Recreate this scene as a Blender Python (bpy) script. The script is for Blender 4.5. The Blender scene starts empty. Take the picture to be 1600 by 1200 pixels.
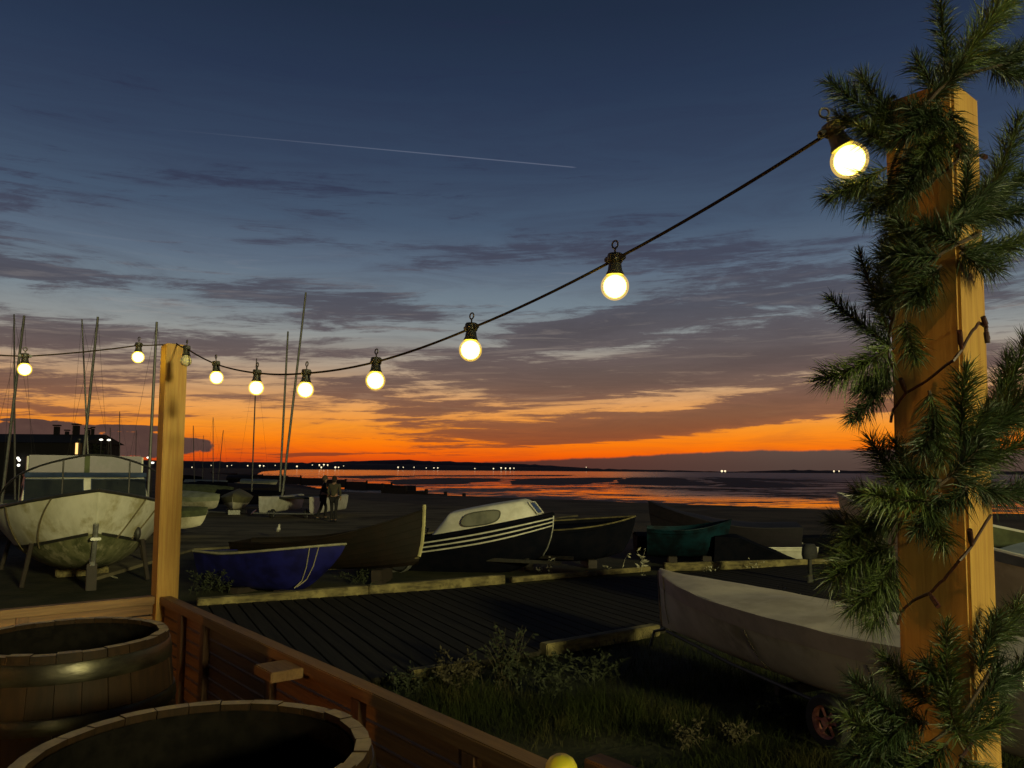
import bpy, bmesh, math, random
from mathutils import Vector, Matrix, Euler, noise
random.seed(7)
C = bpy.context.scene.collection
PI = math.pi
R = math.radians

# ------------------------------------------------------------------ camera
F = 1200.0; PITCH = R(4.1); ROLL = R(0.42); SHY = 0.030; EYE = 2.1
CM = (Matrix.Rotation(PI / 2 + PITCH, 4, 'X') @ Matrix.Rotation(ROLL, 4, 'Z')).to_3x3()
cam_d = bpy.data.cameras.new('camera'); cam = bpy.data.objects.new('camera', cam_d); C.objects.link(cam)
cam.location = (0, 0, EYE); cam.rotation_euler = CM.to_euler()
cam_d.sensor_width = 36; cam_d.lens = 36 * F / 1600; cam_d.shift_y = SHY
cam_d.clip_start = 0.05; cam_d.clip_end = 40000
bpy.context.scene.camera = cam

def ray(px, py):
    return CM @ Vector(((px - 800) / F, (600 - py) / F + SHY * 1600 / F, -1))
def at(px, py, Y):
    d = ray(px, py); return Vector((0, 0, EYE)) + d * (Y / d.y)
def onz(px, py, z=0.0):
    d = ray(px, py); return Vector((0, 0, EYE)) + d * ((z - EYE) / d.z)
def azel(px, py):
    d = ray(px, py); return math.atan2(d.x, d.y), d.z / math.hypot(d.x, d.y)

# ------------------------------------------------------------------ node helper
def lin(c):
    f = lambda v: (v / 255 / 12.92) if v / 255 <= .04045 else ((v / 255 + .055) / 1.055) ** 2.4
    return tuple(f(v) for v in c)
class NG:
    def __init__(s, nt): s.t = nt; s.n = nt.nodes; s.l = nt.links
    def put(s, sock, v):
        if isinstance(v, bpy.types.NodeSocket): s.l.new(v, sock)
        elif v is not None:
            if hasattr(sock, 'default_value'):
                try: sock.default_value = v
                except Exception: sock.default_value = (*v, 1) if len(v) == 3 else v
    def m(s, op, a, b=None, c=None, clamp=False):
        n = s.n.new('ShaderNodeMath'); n.operation = op; n.use_clamp = clamp
        s.put(n.inputs[0], a); s.put(n.inputs[1], b); s.put(n.inputs[2], c); return n.outputs[0]
    def mr(s, v, a, b, c=0., d=1., smooth=True):
        n = s.n.new('ShaderNodeMapRange'); n.interpolation_type = 'SMOOTHSTEP' if smooth else 'LINEAR'
        s.put(n.inputs[0], v)
        for i, q in enumerate((a, b, c, d)): s.put(n.inputs[i + 1], q)
        return n.outputs[0]
    def comb(s, x, y, z=0.):
        n = s.n.new('ShaderNodeCombineXYZ')
        for i, q in enumerate((x, y, z)): s.put(n.inputs[i], q)
        return n.outputs[0]
    def sep(s, v):
        n = s.n.new('ShaderNodeSeparateXYZ'); s.put(n.inputs[0], v); return n.outputs
    def noise(s, v, scale, detail=4., rough=.55, dist=0., dim='3D', out=0):
        n = s.n.new('ShaderNodeTexNoise'); n.noise_dimensions = dim
        s.put(n.inputs['Vector'], v); n.inputs['Scale'].default_value = scale
        n.inputs['Detail'].default_value = detail; n.inputs['Roughness'].default_value = rough
        n.inputs['Distortion'].default_value = dist; return n.outputs[out]
    def mapv(s, v, loc=(0, 0, 0), rot=(0, 0, 0), sc=(1, 1, 1)):
        n = s.n.new('ShaderNodeMapping'); s.put(n.inputs[0], v)
        n.inputs[1].default_value = loc; n.inputs[2].default_value = rot; n.inputs[3].default_value = sc
        return n.outputs[0]
    def ramp(s, f, stops, interp='LINEAR'):
        n = s.n.new('ShaderNodeValToRGB'); s.put(n.inputs[0], f); cr = n.color_ramp; cr.interpolation = interp
        while len(cr.elements) < len(stops): cr.elements.new(1)
        for e, (p, c) in zip(cr.elements, stops):
            e.position = p; e.color = (*c, 1)
        return n.outputs[0]
    def mix(s, f, a, b):
        n = s.n.new('ShaderNodeMix'); n.data_type = 'RGBA'
        s.put(n.inputs[0], f); s.put(n.inputs[6], a if not isinstance(a, tuple) else (*a[:3], 1)); s.put(n.inputs[7], b if not isinstance(b, tuple) else (*b[:3], 1))
        return n.outputs[2]
    def tc(s, which='Object'):
        return s.n.new('ShaderNodeTexCoord').outputs[which]

# ------------------------------------------------------------------ world: dusk sky
def build_world():
    w = bpy.data.worlds.new('World'); bpy.context.scene.world = w; w.use_nodes = True
    nt = w.node_tree; nt.nodes.clear(); g = NG(nt)
    x, y, z = g.sep(g.tc('Generated'))
    hyp = g.m('SQRT', g.m('ADD', g.m('MULTIPLY', x, x), g.m('MULTIPLY', y, y)))
    el = g.m('DIVIDE', z, g.m('MAXIMUM', hyp, .001))
    az = g.m('ARCTAN2', x, y)
    e0 = lambda py: max(0.0, min(1.0, (734 - py) / 1200))
    ky = [(734, (150, 52, 20)), (722, (222, 76, 14)), (708, (248, 104, 8)), (690, (253, 130, 14)), (668, (246, 148, 42)), (645, (236, 160, 82)),
          (612, (208, 162, 116)), (575, (174, 156, 136)), (530, (144, 147, 145)), (480, (116, 130, 140)), (420, (92, 107, 125)),
          (350, (70, 87, 109)), (250, (53, 68, 92)), (120, (40, 54, 78)), (0, (32, 45, 66)), (-466, (16, 24, 42))]
    base = g.ramp(el, [(e0(p), lin(c)) for p, c in ky])
    kc = [(734, (105, 45, 35)), (715, (130, 58, 34)), (690, (136, 72, 46)), (650, (122, 80, 64)), (600, (98, 76, 72)),
          (540, (86, 76, 80)), (480, (76, 74, 84)), (400, (66, 69, 86)), (300, (50, 57, 80)), (120, (38, 48, 74)), (-466, (15, 21, 38))]
    cc = g.ramp(el, [(e0(p), lin(c)) for p, c in kc])
    # cloud-plane coordinates
    dz = g.m('ADD', g.m('MAXIMUM', z, 0.), .055)
    P = g.comb(g.m('DIVIDE', x, dz), g.m('DIVIDE', y, dz))
    Pr = g.mapv(P, rot=(0, 0, R(14)), sc=(.55, 1.0, 1))
    wn = g.noise(P, .35, 3, .5, 0, out=1)
    va = g.n.new('ShaderNodeVectorMath'); va.operation = 'MULTIPLY_ADD'
    g.put(va.inputs[0], wn); va.inputs[1].default_value = (.9, .9, 0); g.put(va.inputs[2], Pr)
    n1 = g.noise(va.outputs[0], 1.5, 10, .70, .35)
    Q = g.comb(g.m('MULTIPLY', az, 2.2), g.m('MULTIPLY', g.m('SUBTRACT', el, g.m('MULTIPLY', az, .03)), 16.))
    n2 = g.noise(Q, 1.6, 10, .70, .9)
    n3 = g.noise(g.mapv(Q, loc=(7, 3, 0), rot=(0, 0, .10), sc=(1.4, 2.6, 1)), 2.4, 9, .68, .6)
    dens = g.m('ADD', g.m('MULTIPLY', n1, .56), g.m('ADD', g.m('MULTIPLY', n2, .34), g.m('MULTIPLY', n3, .32)))
    dens = g.m('ADD', dens, g.m('MULTIPLY', g.m('MULTIPLY', g.mr(el, .05, .10), g.mr(el, .30, .20)), g.mr(az, -.35, .15, .012, .035)))
    # named cloud masses: centre px, half width/height px, tilt, weight
    B = [((900, 676), 330, 22, 3, .21), ((1120, 655), 200, 14, 6, .14), ((1010, 586), 190, 24, 3, .20), ((940, 515), 150, 18, 9, .15), ((1180, 560), 120, 12, 6, .10), ((800, 585), 110, 12, 4, .10),
         ((700, 640), 110, 12, 0, .06), ((1250, 620), 220, 13, 10, .12), ((1200, 530), 260, 22, 10, .08), ((640, 500), 150, 16, 0, .06),
         ((650, 388), 270, 14, -3, .10), ((1050, 395), 260, 30, 0, .06), ((1200, 440), 240, 40, 8, .08), ((345, 542), 75, 14, 0, .13),
         ((25, 425), 80, 20, -8, .13), ((70, 525), 110, 22, 0, .11), ((60, 600), 170, 18, 0, .09), ((90, 640), 150, 9, 0, .06),
         ((560, 610), 140, 20, 0, .06), ((760, 560), 120, 18, 10, .07), ((700, 711), 100, 4, 0, .18), ((495, 710), 55, 3, 0, .16),
         ((420, 460), 200, 18, 0, .07), ((850, 300), 420, 60, 0, .035), ((80, 250), 300, 120, 0, .03), ((560, 90), 300, 60, 0, .02),
         ((790, 450), 120, 60, 0, -.05), ((620, 440), 140, 20, 0, -.05), ((480, 575), 200, 14, 0, -.04), ((1000, 702), 560, 10, 3, -.22),
         ((1000, 630), 180, 10, 5, -.06), ((1250, 672), 200, 13, 4, -.16), ((500, 690), 260, 20, 0, -.12), ((200, 480), 220, 20, 0, -.05)]
    s = dens
    for (px, py), hw, hh, tl, wgt in B:
        a0, el0 = azel(px, py); ct, st = math.cos(R(tl)), math.sin(R(tl))
        da = g.m('SUBTRACT', az, a0); de = g.m('SUBTRACT', el, el0)
        u = g.m('ADD', g.m('MULTIPLY', da, ct * F / hw), g.m('MULTIPLY', de, st * F / hw))
        v = g.m('ADD', g.m('MULTIPLY', da, -st * F / hh), g.m('MULTIPLY', de, ct * F / hh))
        r2 = g.m('ADD', g.m('MULTIPLY', u, u), g.m('MULTIPLY', v, v))
        s = g.m('ADD', s, g.m('MULTIPLY', g.m('EXPONENT', g.m('MULTIPLY', r2, -.8)), wgt))
    fade = g.mr(el, .20, .42, 0., .07)
    a = g.mr(g.m('SUBTRACT', s, fade), .612, .705, 0., .88)
    cc = g.mix(g.mr(s, .70, .88, 0., .60), cc, g.mix(.5, cc, (.035, .026, .032)))
    col = g.mix(a, base, cc)
    col = g.mix(g.mr(n2, .38, .66, 0., .30), col, cc)
    # bright wisps
    wi = g.mr(n3, .52, .72, 0., .22)
    col = g.mix(g.m('MULTIPLY', wi, g.m('MULTIPLY', g.mr(el, .05, .12), g.mr(el, .34, .20))), col, g.ramp(el, [(.05, lin((250, 190, 130))), (.16, lin((190, 175, 160))), (.3, lin((110, 120, 140)))]))
    # purple cloud bank lying on the horizon, thicker to the right
    nb = g.noise(g.comb(g.m('MULTIPLY', az, 6.), 0.), 3., 6, .6)
    nbl = g.noise(g.comb(g.m('MULTIPLY', az, 22.), g.m('MULTIPLY', el, 30.)), 2., 5, .6)
    top = g.ramp(g.mr(az, -.2, .5, smooth=False), [(0, (.002,) * 3), (.2, (.009,) * 3), (.42, (.0155,) * 3), (.68, (.026,) * 3), (1, (.028,) * 3)])
    tp = g.m('ADD', g.sep(top)[0], g.m('MULTIPLY', g.m('SUBTRACT', nb, .5), .008))
    bank = g.mr(g.m('SUBTRACT', tp, el), -.0012, .0022)
    bc = g.ramp(g.mr(az, -.1, .35, smooth=False), [(0, lin((95, 40, 28))), (.35, lin((98, 56, 46))), (1, lin((92, 74, 66)))])
    bc = g.mix(g.mr(el, .0, .03), g.mix(.35, bc, lin((58, 38, 36))), bc)
    col = g.mix(bank, col, bc)
    # darker cumulus low on the left
    for (px, py, hw, hh) in ((75, 676, 75, 17), (200, 694, 110, 18), (268, 693, 60, 11), (205, 669, 55, 5), (40, 657, 30, 3)):
        a0, el0 = azel(px, py)
        u = g.m('MULTIPLY', g.m('SUBTRACT', az, a0), F / hw); v = g.m('MULTIPLY', g.m('SUBTRACT', el, el0), F / hh)
        r2 = g.m('ADD', g.m('MULTIPLY', u, u), g.m('MULTIPLY', v, v))
        q = g.m('ADD', r2, g.m('MULTIPLY', g.m('SUBTRACT', nbl, .5), 1.5))
        col = g.mix(g.mr(q, 1.05, .80), col, g.mix(nbl, lin((66, 46, 46)), lin((100, 74, 64))))
    # vapour trail: a straight (great circle) line
    d1, d2 = ray(205, 197), ray(903, 262); u1, v1, u2, v2 = d1.x / d1.y, d1.z / d1.y, d2.x / d2.y, d2.z / d2.y
    L = math.hypot(u2 - u1, v2 - v1); dx, dy = (u2 - u1) / L, (v2 - v1) / L
    ys = g.m('MAXIMUM', y, .05); am = g.m('SUBTRACT', g.m('DIVIDE', x, ys), u1); em = g.m('SUBTRACT', g.m('DIVIDE', z, ys), v1)
    t = g.m('DIVIDE', g.m('ADD', g.m('MULTIPLY', am, dx), g.m('MULTIPLY', em, dy)), L)
    dd = g.m('ABSOLUTE', g.m('ADD', g.m('MULTIPLY', am, -dy), g.m('MULTIPLY', em, dx)))
    ct_ = g.m('MULTIPLY', g.mr(dd, .0012, .0001), g.m('MULTIPLY', g.mr(t, 0., .75, 0., .20), g.mr(t, 1.0, .985)))
    col = g.mix(ct_, col, lin((165, 170, 190)))
    # faint physical twilight under the painted cloud deck
    sky = g.n.new('ShaderNodeTexSky'); sky.sky_type = 'NISHITA'; sky.sun_disc = False
    sky.sun_elevation = R(-3.5); sky.sun_rotation = R(-10)
    add = g.n.new('ShaderNodeMix'); add.data_type = 'RGBA'; add.blend_type = 'ADD'; add.inputs[0].default_value = .01
    g.put(add.inputs[6], col); g.put(add.inputs[7], sky.outputs[0])
    # behind the viewer the sky is plain dark blue
    back = g.mr(y, -.1, .35)
    bk = g.ramp(el, [(0, lin((46, 48, 62))), (.3, lin((34, 42, 62))), (1, lin((14, 22, 42)))])
    fin = g.mix(back, bk, add.outputs[2])
    bg = g.n.new('ShaderNodeBackground'); g.put(bg.inputs[0], fin); bg.inputs[1].default_value = 1.0
    o = g.n.new('ShaderNodeOutputWorld'); g.l.new(bg.outputs[0], o.inputs[0])
build_world()

# ------------------------------------------------------------------ materials
MATS = {}
def mat(name, c1, c2=None, rough=.7, scale=8., stretch=(1, 1, 1), bump=0., metal=0., spec=.5, detail=6., lo=.35, hi=.65, emit=None, es=0., coord='Object', c3=None, s3=1.5):
    if name in MATS: return MATS[name]
    m = bpy.data.materials.new(name); m.use_nodes = True; g = NG(m.node_tree)
    b = m.node_tree.nodes['Principled BSDF']
    b.inputs['Roughness'].default_value = rough; b.inputs['Metallic'].default_value = metal
    b.inputs['Specular IOR Level'].default_value = spec
    if c2 is None: c2 = tuple(v * .75 for v in c1)
    v = g.mapv(g.tc(coord), sc=stretch)
    n = g.noise(v, scale, detail, .6)
    col = g.mix(g.mr(n, lo, hi), c1, c2)
    if c3 is not None:
        n3 = g.noise(g.tc(coord), s3, 5, .65)
        col = g.mix(g.mr(n3, .50, .66), col, c3)
    g.put(b.inputs['Base Color'], col)
    if bump:
        bp = g.n.new('ShaderNodeBump'); bp.inputs['Strength'].default_value = 1.; bp.inputs['Distance'].default_value = bump
        g.put(bp.inputs['Height'], n); g.l.new(bp.outputs[0], b.inputs['Normal'])
    if emit:
        b.inputs['Emission Color'].default_value = (*emit, 1); b.inputs['Emission Strength'].default_value = es
    MATS[name] = m; return m

def wood(name, c1, c2, axis='z', rough=.65, knots=True, grain=60.):
    if name in MATS: return MATS[name]
    m = bpy.data.materials.new(name); m.use_nodes = True; g = NG(m.node_tree); b = m.node_tree.nodes['Principled BSDF']
    sc = {'x': (.04, 1, 1), 'y': (1, .04, 1), 'z': (1, 1, .04)}[axis]
    tc = g.tc('Object'); v = g.mapv(tc, sc=sc)
    n = g.noise(v, grain * 1.7, 6, .7, .3); n2 = g.noise(v, 9., 3, .5)
    f = g.m('ADD', g.m('MULTIPLY', g.mr(n, .36, .64), .6), g.m('MULTIPLY', g.mr(n2, .35, .65), .4))
    col = g.mix(f, c1, c2)
    if knots:
        vo = g.n.new('ShaderNodeTexVoronoi'); g.put(vo.inputs['Vector'], g.mapv(tc, sc={'x': (.35, 1, 1), 'y': (1, .35, 1), 'z': (1, 1, .35)}[axis])); vo.inputs['Scale'].default_value = 7.
        k = g.mr(vo.outputs['Distance'], .13, .05)
        col = g.mix(g.m('MULTIPLY', k, .75), col, tuple(q * .35 for q in c2))
    g.put(b.inputs['Base Color'], col); b.inputs['Roughness'].default_value = rough
    b.inputs['Specular IOR Level'].default_value = .12 if ('plank' in name or 'barrel_oak' in name) else .4
    bp = g.n.new('ShaderNodeBump'); bp.inputs['Distance'].default_value = .0008; g.put(bp.inputs['Height'], n); g.l.new(bp.outputs[0], b.inputs['Normal'])
    MATS[name] = m; return m

pine_z = wood('pine_upright', (.46, .275, .06), (.30, .155, .032), 'z')
pine_x = wood('pine_rail', (.22, .122, .045), (.12, .062, .022), 'x')
stud_m = wood('stud_wood', (.13, .06, .024), (.07, .032, .013), 'z')
slat_m = wood('slat_wood', (.20, .100, .036), (.10, .048, .018), 'x')
kerb_m = mat('weathered_kerb_timber', (.17, .14, .055), (.06, .048, .02), rough=.95, scale=14, stretch=(.25, 1, 1), bump=.006, c3=(.24, .20, .08), s3=3.)
plank_m0 = wood('black_planks', (.045, .04, .034), (.022, .02, .018), 'x', rough=.8, knots=False, grain=30)
white_gel = mat('aged_white_gelcoat', (.72, .70, .56), (.52, .50, .36), rough=.45, scale=2.5, stretch=(1, 1, .5), c3=(.40, .36, .20), s3=1.6)
moss_m = mat('mossy_bottom_paint', (.20, .20, .09), (.07, .08, .025), rough=.85, scale=3.5, c3=(.32, .30, .17), s3=4., bump=.004)
white_m = mat('white_paint', (.70, .68, .58), (.55, .53, .43), rough=.5, scale=4)
blue_m = mat('deep_blue_hull_paint', (.011, .012, .125), (.006, .006, .05), rough=.45, scale=3)
brown_m = mat('dark_brown_hull_paint', (.011, .006, .003), (.006, .004, .002), rough=.7, spec=.2, scale=5)
navy_m = mat('black_hull_paint', (.004, .005, .009), (.007, .007, .011), rough=.8, scale=5, spec=.03)
teal_m = mat('teal_hull_paint', (.003, .026, .038), (.0015, .006, .009), rough=.6, scale=2.5, spec=.2)
purple_m = mat('dark_purple_tarpaulin', (.010, .006, .011), (.006, .004, .007), rough=.7, scale=5, bump=.01)
green_m = mat('green_cover', (.10, .12, .05), (.06, .07, .03), rough=.8, scale=5, bump=.01)
cover_m = mat('grey_canvas_cover', (.62, .54, .42), (.50, .43, .33), rough=.85, scale=3, bump=.006, c3=(.46, .39, .29), s3=2.0)
hullgrey_m = mat('off_white_dinghy_hull', (.74, .69, .50), (.60, .55, .38), rough=.6, scale=3, c3=(.40, .36, .22), s3=1.2)
ggrey_m = mat('blue_grey_cover', (.22, .26, .28), (.16, .19, .21), rough=.7, scale=4, bump=.006)
glass_m = mat('dark_window_glass', (.02, .024, .024), (.03, .035, .03), rough=.08, scale=3, spec=.8)
milky_m = mat('milky_window_glass', (.22, .22, .16), (.14, .14, .10), rough=.15, scale=3, spec=.7)
bluetrim_m = mat('blue_trim', (.03, .055, .12), (.02, .04, .08), rough=.5)
rubber_m = mat('black_rubber', (.012, .012, .012), (.02, .02, .02), rough=.8, scale=20)
steel_m = mat('galvanised_steel', (.40, .40, .36), (.26, .26, .22), rough=.45, scale=20, metal=.6)
alu_m = mat('mast_alloy', (.15, .15, .13), (.10, .10, .09), rough=.5, scale=10, metal=.3)
darkmetal_m = mat('dark_metal', (.04, .038, .03), (.025, .024, .02), rough=.5, scale=10)
rope_m = mat('rope', (.38, .34, .22), (.26, .23, .14), rough=.9, scale=60)
socket_m = mat('black_socket_plastic', (.045, .042, .03), (.03, .028, .02), rough=.45, scale=30)
cable_m = mat('black_cable', (.030, .022, .014), (.026, .019, .012), rough=1., scale=3, spec=0.)
wire_m = mat('brown_wire', (.05, .014, .010), (.03, .009, .007), rough=.5, scale=30)
bulb_m = mat('lit_bulb', (.9, .8, .5), None, emit=(1, .74, .050), es=30.)
halo_m = bpy.data.materials.new('bulb_halo_shell'); halo_m.use_nodes = True  # globe shell glows amber to imitate the halo round a lit bulb
def _halo():
    nt = halo_m.node_tree; nt.nodes.clear(); g = NG(nt)
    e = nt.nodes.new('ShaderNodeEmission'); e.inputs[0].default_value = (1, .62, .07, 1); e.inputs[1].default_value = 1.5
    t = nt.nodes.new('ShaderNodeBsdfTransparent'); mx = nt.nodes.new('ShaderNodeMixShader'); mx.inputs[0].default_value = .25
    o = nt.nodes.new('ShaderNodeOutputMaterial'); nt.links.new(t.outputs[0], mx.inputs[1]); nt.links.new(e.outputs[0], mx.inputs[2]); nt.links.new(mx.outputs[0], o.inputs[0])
_halo()
offbulb_m = mat('unlit_bulb_glass', (.55, .50, .32), (.5, .45, .3), rough=.12, scale=5)
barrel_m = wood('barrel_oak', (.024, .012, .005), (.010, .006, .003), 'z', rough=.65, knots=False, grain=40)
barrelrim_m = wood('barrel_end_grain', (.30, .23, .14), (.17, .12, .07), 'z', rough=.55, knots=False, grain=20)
hoop_m = mat('barrel_hoop_steel', (.06, .055, .035), (.025, .022, .015), rough=.34, scale=9, stretch=(1, 1, 3), metal=.8, bump=.002)
inner_shade_m = mat('inner_shade_black', (.005, .0045, .004), (.008, .007, .006), rough=1., scale=30, spec=0.)  # near-black colour stands in for the shade inside the barrels
yellow_m = mat('yellow_plastic', (.62, .55, .03), (.52, .44, .02), rough=.35, scale=6)
gull_m = mat('gull_white', (.75, .73, .62), (.6, .58, .5), rough=.8, scale=30)
gullgrey_m = mat('gull_grey', (.28, .28, .26), (.2, .2, .19), rough=.8, scale=30)
skin_m = mat('skin', (.35, .20, .13), (.30, .17, .11), rough=.6)
cloth_dark = mat('dark_cloth', (.022, .020, .020), (.014, .013, .013), rough=.95, scale=30)
cloth_olive = mat('olive_cloth', (.085, .075, .045), (.06, .052, .03), rough=.95, scale=30)
hair_m = mat('dark_hair', (.012, .008, .006), (.02, .013, .01), rough=.8, scale=40)
hairf_m = mat('brown_hair', (.10, .07, .045), (.07, .05, .03), rough=.8, scale=40)
needle_ms = [mat('needles_dark', (.030, .056, .014), (.014, .028, .008), rough=.55, scale=60),
             mat('needles_mid', (.056, .084, .016), (.028, .044, .009), rough=.5, scale=60),
             mat('needles_light', (.105, .15, .036), (.055, .085, .018), rough=.5, scale=60)]
twig_m = mat('garland_twig', (.05, .03, .015), (.03, .018, .01), rough=.8)
grass_m = mat('dark_grass', (.026, .034, .009), (.010, .014, .004), rough=1., scale=2.5, c3=(.055, .050, .018), s3=1.3, spec=.1)
dead_m = mat('dry_stem', (.055, .045, .018), (.032, .026, .010), rough=.9, scale=20)
leaf_m = mat('weed_leaf', (.024, .032, .008), (.012, .016, .004), rough=.8, scale=20)
pale_m = mat('pale_leaf', (.42, .40, .28), (.3, .28, .18), rough=.8, scale=20)
shed_m = mat('black_weatherboard', (.014, .011, .009), (.009, .007, .006), rough=.85, scale=5, stretch=(1, 1, 8))
rooft_m = mat('dark_roof_tiles', (.018, .013, .011), (.012, .009, .008), rough=.9, scale=6)
farhill_m = mat('far_land', (.10, .045, .032), (.07, .03, .024), rough=1., scale=.01)
groyne_m = wood('groyne_timber', (.035, .025, .018), (.02, .015, .01), 'x', knots=False)
concrete_m = mat('concrete_slab', (.19, .165, .095), (.10, .086, .05), rough=.95, scale=.9, bump=.006, stretch=(.5, 1.6, 1), spec=.1, c3=(.05, .045, .026), s3=.30)
mud_m = mat('dark_wet_mud', (.020, .011, .010), (.010, .006, .006), rough=.7, scale=.5, spec=.3)

# ------------------------------------------------------------------ mesh helper
class MB:
    def __init__(s): s.v = []; s.f = []
    def add(s, vs, fs, M=None):
        o = len(s.v); s.v += [tuple(M @ Vector(v)) if M is not None else tuple(v) for v in vs]; s.f += [tuple(i + o for i in f) for f in fs]; return s
    def box(s, c, d, M=None, bev=0.):
        x, y, z = (q / 2 for q in d); X, Y, Z = c
        if bev <= 0:
            vs = [(X + a * x, Y + b * y, Z + e * z) for a in (-1, 1) for b in (-1, 1) for e in (-1, 1)]
            return s.add(vs, [(0, 1, 3, 2), (4, 6, 7, 5), (0, 4, 5, 1), (2, 3, 7, 6), (0, 2, 6, 4), (1, 5, 7, 3)], M)
        bm = bmesh.new(); bmesh.ops.create_cube(bm, size=1)
        for v in bm.verts: v.co = Vector((v.co.x * d[0], v.co.y * d[1], v.co.z * d[2]))
        bmesh.ops.bevel(bm, geom=bm.edges[:], offset=bev, segments=2, affect='EDGES')
        bm.verts.index_update()
        vs = [v.co + Vector(c) for v in bm.verts]; fs = [[v.index for v in f.verts] for f in bm.faces]; bm.free()
        return s.add(vs, fs, M)
    def tube(s, pts, r, n=8, M=None, cap=True):
        pts = [Vector(p) for p in pts]; rs = r if isinstance(r, (list, tuple)) else [r] * len(pts)
        vs = []; fs = []; prev = None
        for i, p in enumerate(pts):
            t = (pts[min(i + 1, len(pts) - 1)] - pts[max(i - 1, 0)])
            t = t.normalized() if t.length > 1e-9 else Vector((0, 0, 1))
            if prev is None: a = t.orthogonal().normalized()
            else:
                a = prev - t * prev.dot(t); a = a.normalized() if a.length > 1e-6 else t.orthogonal().normalized()
            prev = a; b = t.cross(a)
            for k in range(n):
                th = 2 * PI * k / n; vs.append(p + (a * math.cos(th) + b * math.sin(th)) * rs[i])
        for i in range(len(pts) - 1):
            for k in range(n):
                k2 = (k + 1) % n; fs.append((i * n + k, i * n + k2, (i + 1) * n + k2, (i + 1) * n + k))
        if cap: fs.append(tuple(range(n - 1, -1, -1))); fs.append(tuple((len(pts) - 1) * n + k for k in range(n)))
        return s.add(vs, fs, M)
    def lathe(s, prof, n=24, M=None):
        vs = []; fs = []; m = len(prof)
        for k in range(n):
            th = 2 * PI * k / n
            for r, z in prof: vs.append((r * math.cos(th), r * math.sin(th), z))
        for k in range(n):
            k2 = (k + 1) % n
            for i in range(m - 1): fs.append((k * m + i, k2 * m + i, k2 * m + i + 1, k * m + i + 1))
        return s.add(vs, fs, M)
    def grid(s, fn, nu, nv, M=None, flip=False):
        vs = [fn(i / nu, j / nv) for i in range(nu + 1) for j in range(nv + 1)]; fs = []
        for i in range(nu):
            for j in range(nv):
                a = i * (nv + 1) + j; q = (a, a + nv + 1, a + nv + 2, a + 1); fs.append(q[::-1] if flip else q)
        return s.add(vs, fs, M)
    def ball(s, c, r, n=12, M=None, sc=(1, 1, 1)):
        def fn(u, v):
            th = 2 * PI * u; ph = PI * (v - .5) * .9999
            return (c[0] + r * sc[0] * math.cos(ph) * math.cos(th), c[1] + r * sc[1] * math.cos(ph) * math.sin(th), c[2] + r * sc[2] * math.sin(ph))
        return s.grid(fn, n, max(6, n // 2), M)
    def build(s, name, m, parent=None, smooth=True, angle=40, loc=None, rot=None, merge=True):
        me = bpy.data.meshes.new(name); me.from_pydata(s.v, [], s.f); me.validate()
        if merge and len(s.v) < 60000:
            bm = bmesh.new(); bm.from_mesh(me); bmesh.ops.remove_doubles(bm, verts=bm.verts, dist=1e-5)
            bmesh.ops.recalc_face_normals(bm, faces=bm.faces); bm.to_mesh(me); bm.free()
        ob = bpy.data.objects.new(name, me); C.objects.link(ob)
        me.materials.append(m)
        if smooth:
            me.polygons.foreach_set('use_smooth', [True] * len(me.polygons))
            try: me.set_sharp_from_angle(angle=R(angle))
            except Exception: pass
        if parent: ob.parent = parent
        if loc is not None: ob.location = loc
        if rot is not None: ob.rotation_euler = rot
        return ob
def thing(name, label, cat, loc=(0, 0, 0), rot=(0, 0, 0), group=None):
    o = bpy.data.objects.new(name, None); C.objects.link(o); o.empty_display_size = .1
    o.location = loc; o.rotation_euler = rot; return tag(o, label, cat, group)
def tag(o, label=None, cat=None, group=None, kind=None):
    if label: o['label'] = label
    if cat: o['category'] = cat
    if group: o['group'] = group
    if kind: o['kind'] = kind
    return o
def copy_tree(o, parent=None):
    c = o.copy(); C.objects.link(c); c.parent = parent
    for ch in [q for q in list(o.children)]: copy_tree(ch, c)
    return c

# ------------------------------------------------------------------ terrain, water
SHORE = [(400, -60), (120, 20), (60, 46), (30, 62), (5, 88), (-23, 136), (-60, 230), (-141, 447), (-260, 820), (-500, 1700), (-900, 3400)]
def shore_sd(x, y):
    best = 1e9; sg = 1
    for (x1, y1), (x2, y2) in zip(SHORE, SHORE[1:]):
        dx, dy = x2 - x1, y2 - y1; t = max(0, min(1, ((x - x1) * dx + (y - y1) * dy) / (dx * dx + dy * dy)))
        ex, ey = x - x1 - t * dx, y - y1 - t * dy; d = math.hypot(ex, ey)
        if d < best: best = d; sg = 1 if dx * (y - y1) - dy * (x - x1) > 0 else -1
    return best * sg      # positive = landward (left of the line)
def hz(x, y):
    s = shore_sd(x, y)
    w = min(34, 12 + max(0, y) * .25)
    t = max(0, min(1, (s + 1) / w)); t = t * t * (3 - 2 * t)
    z = -2.35 + 2.35 * t
    n = noise.noise(Vector((x * .35, y * .35, 0)))
    amp = .03 + .12 * t * (1 - t) * 4
    d = math.hypot(x, y)
    if d < 22: amp = .015
    return z + n * amp - (.02 if t > .98 else 0)
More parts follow.
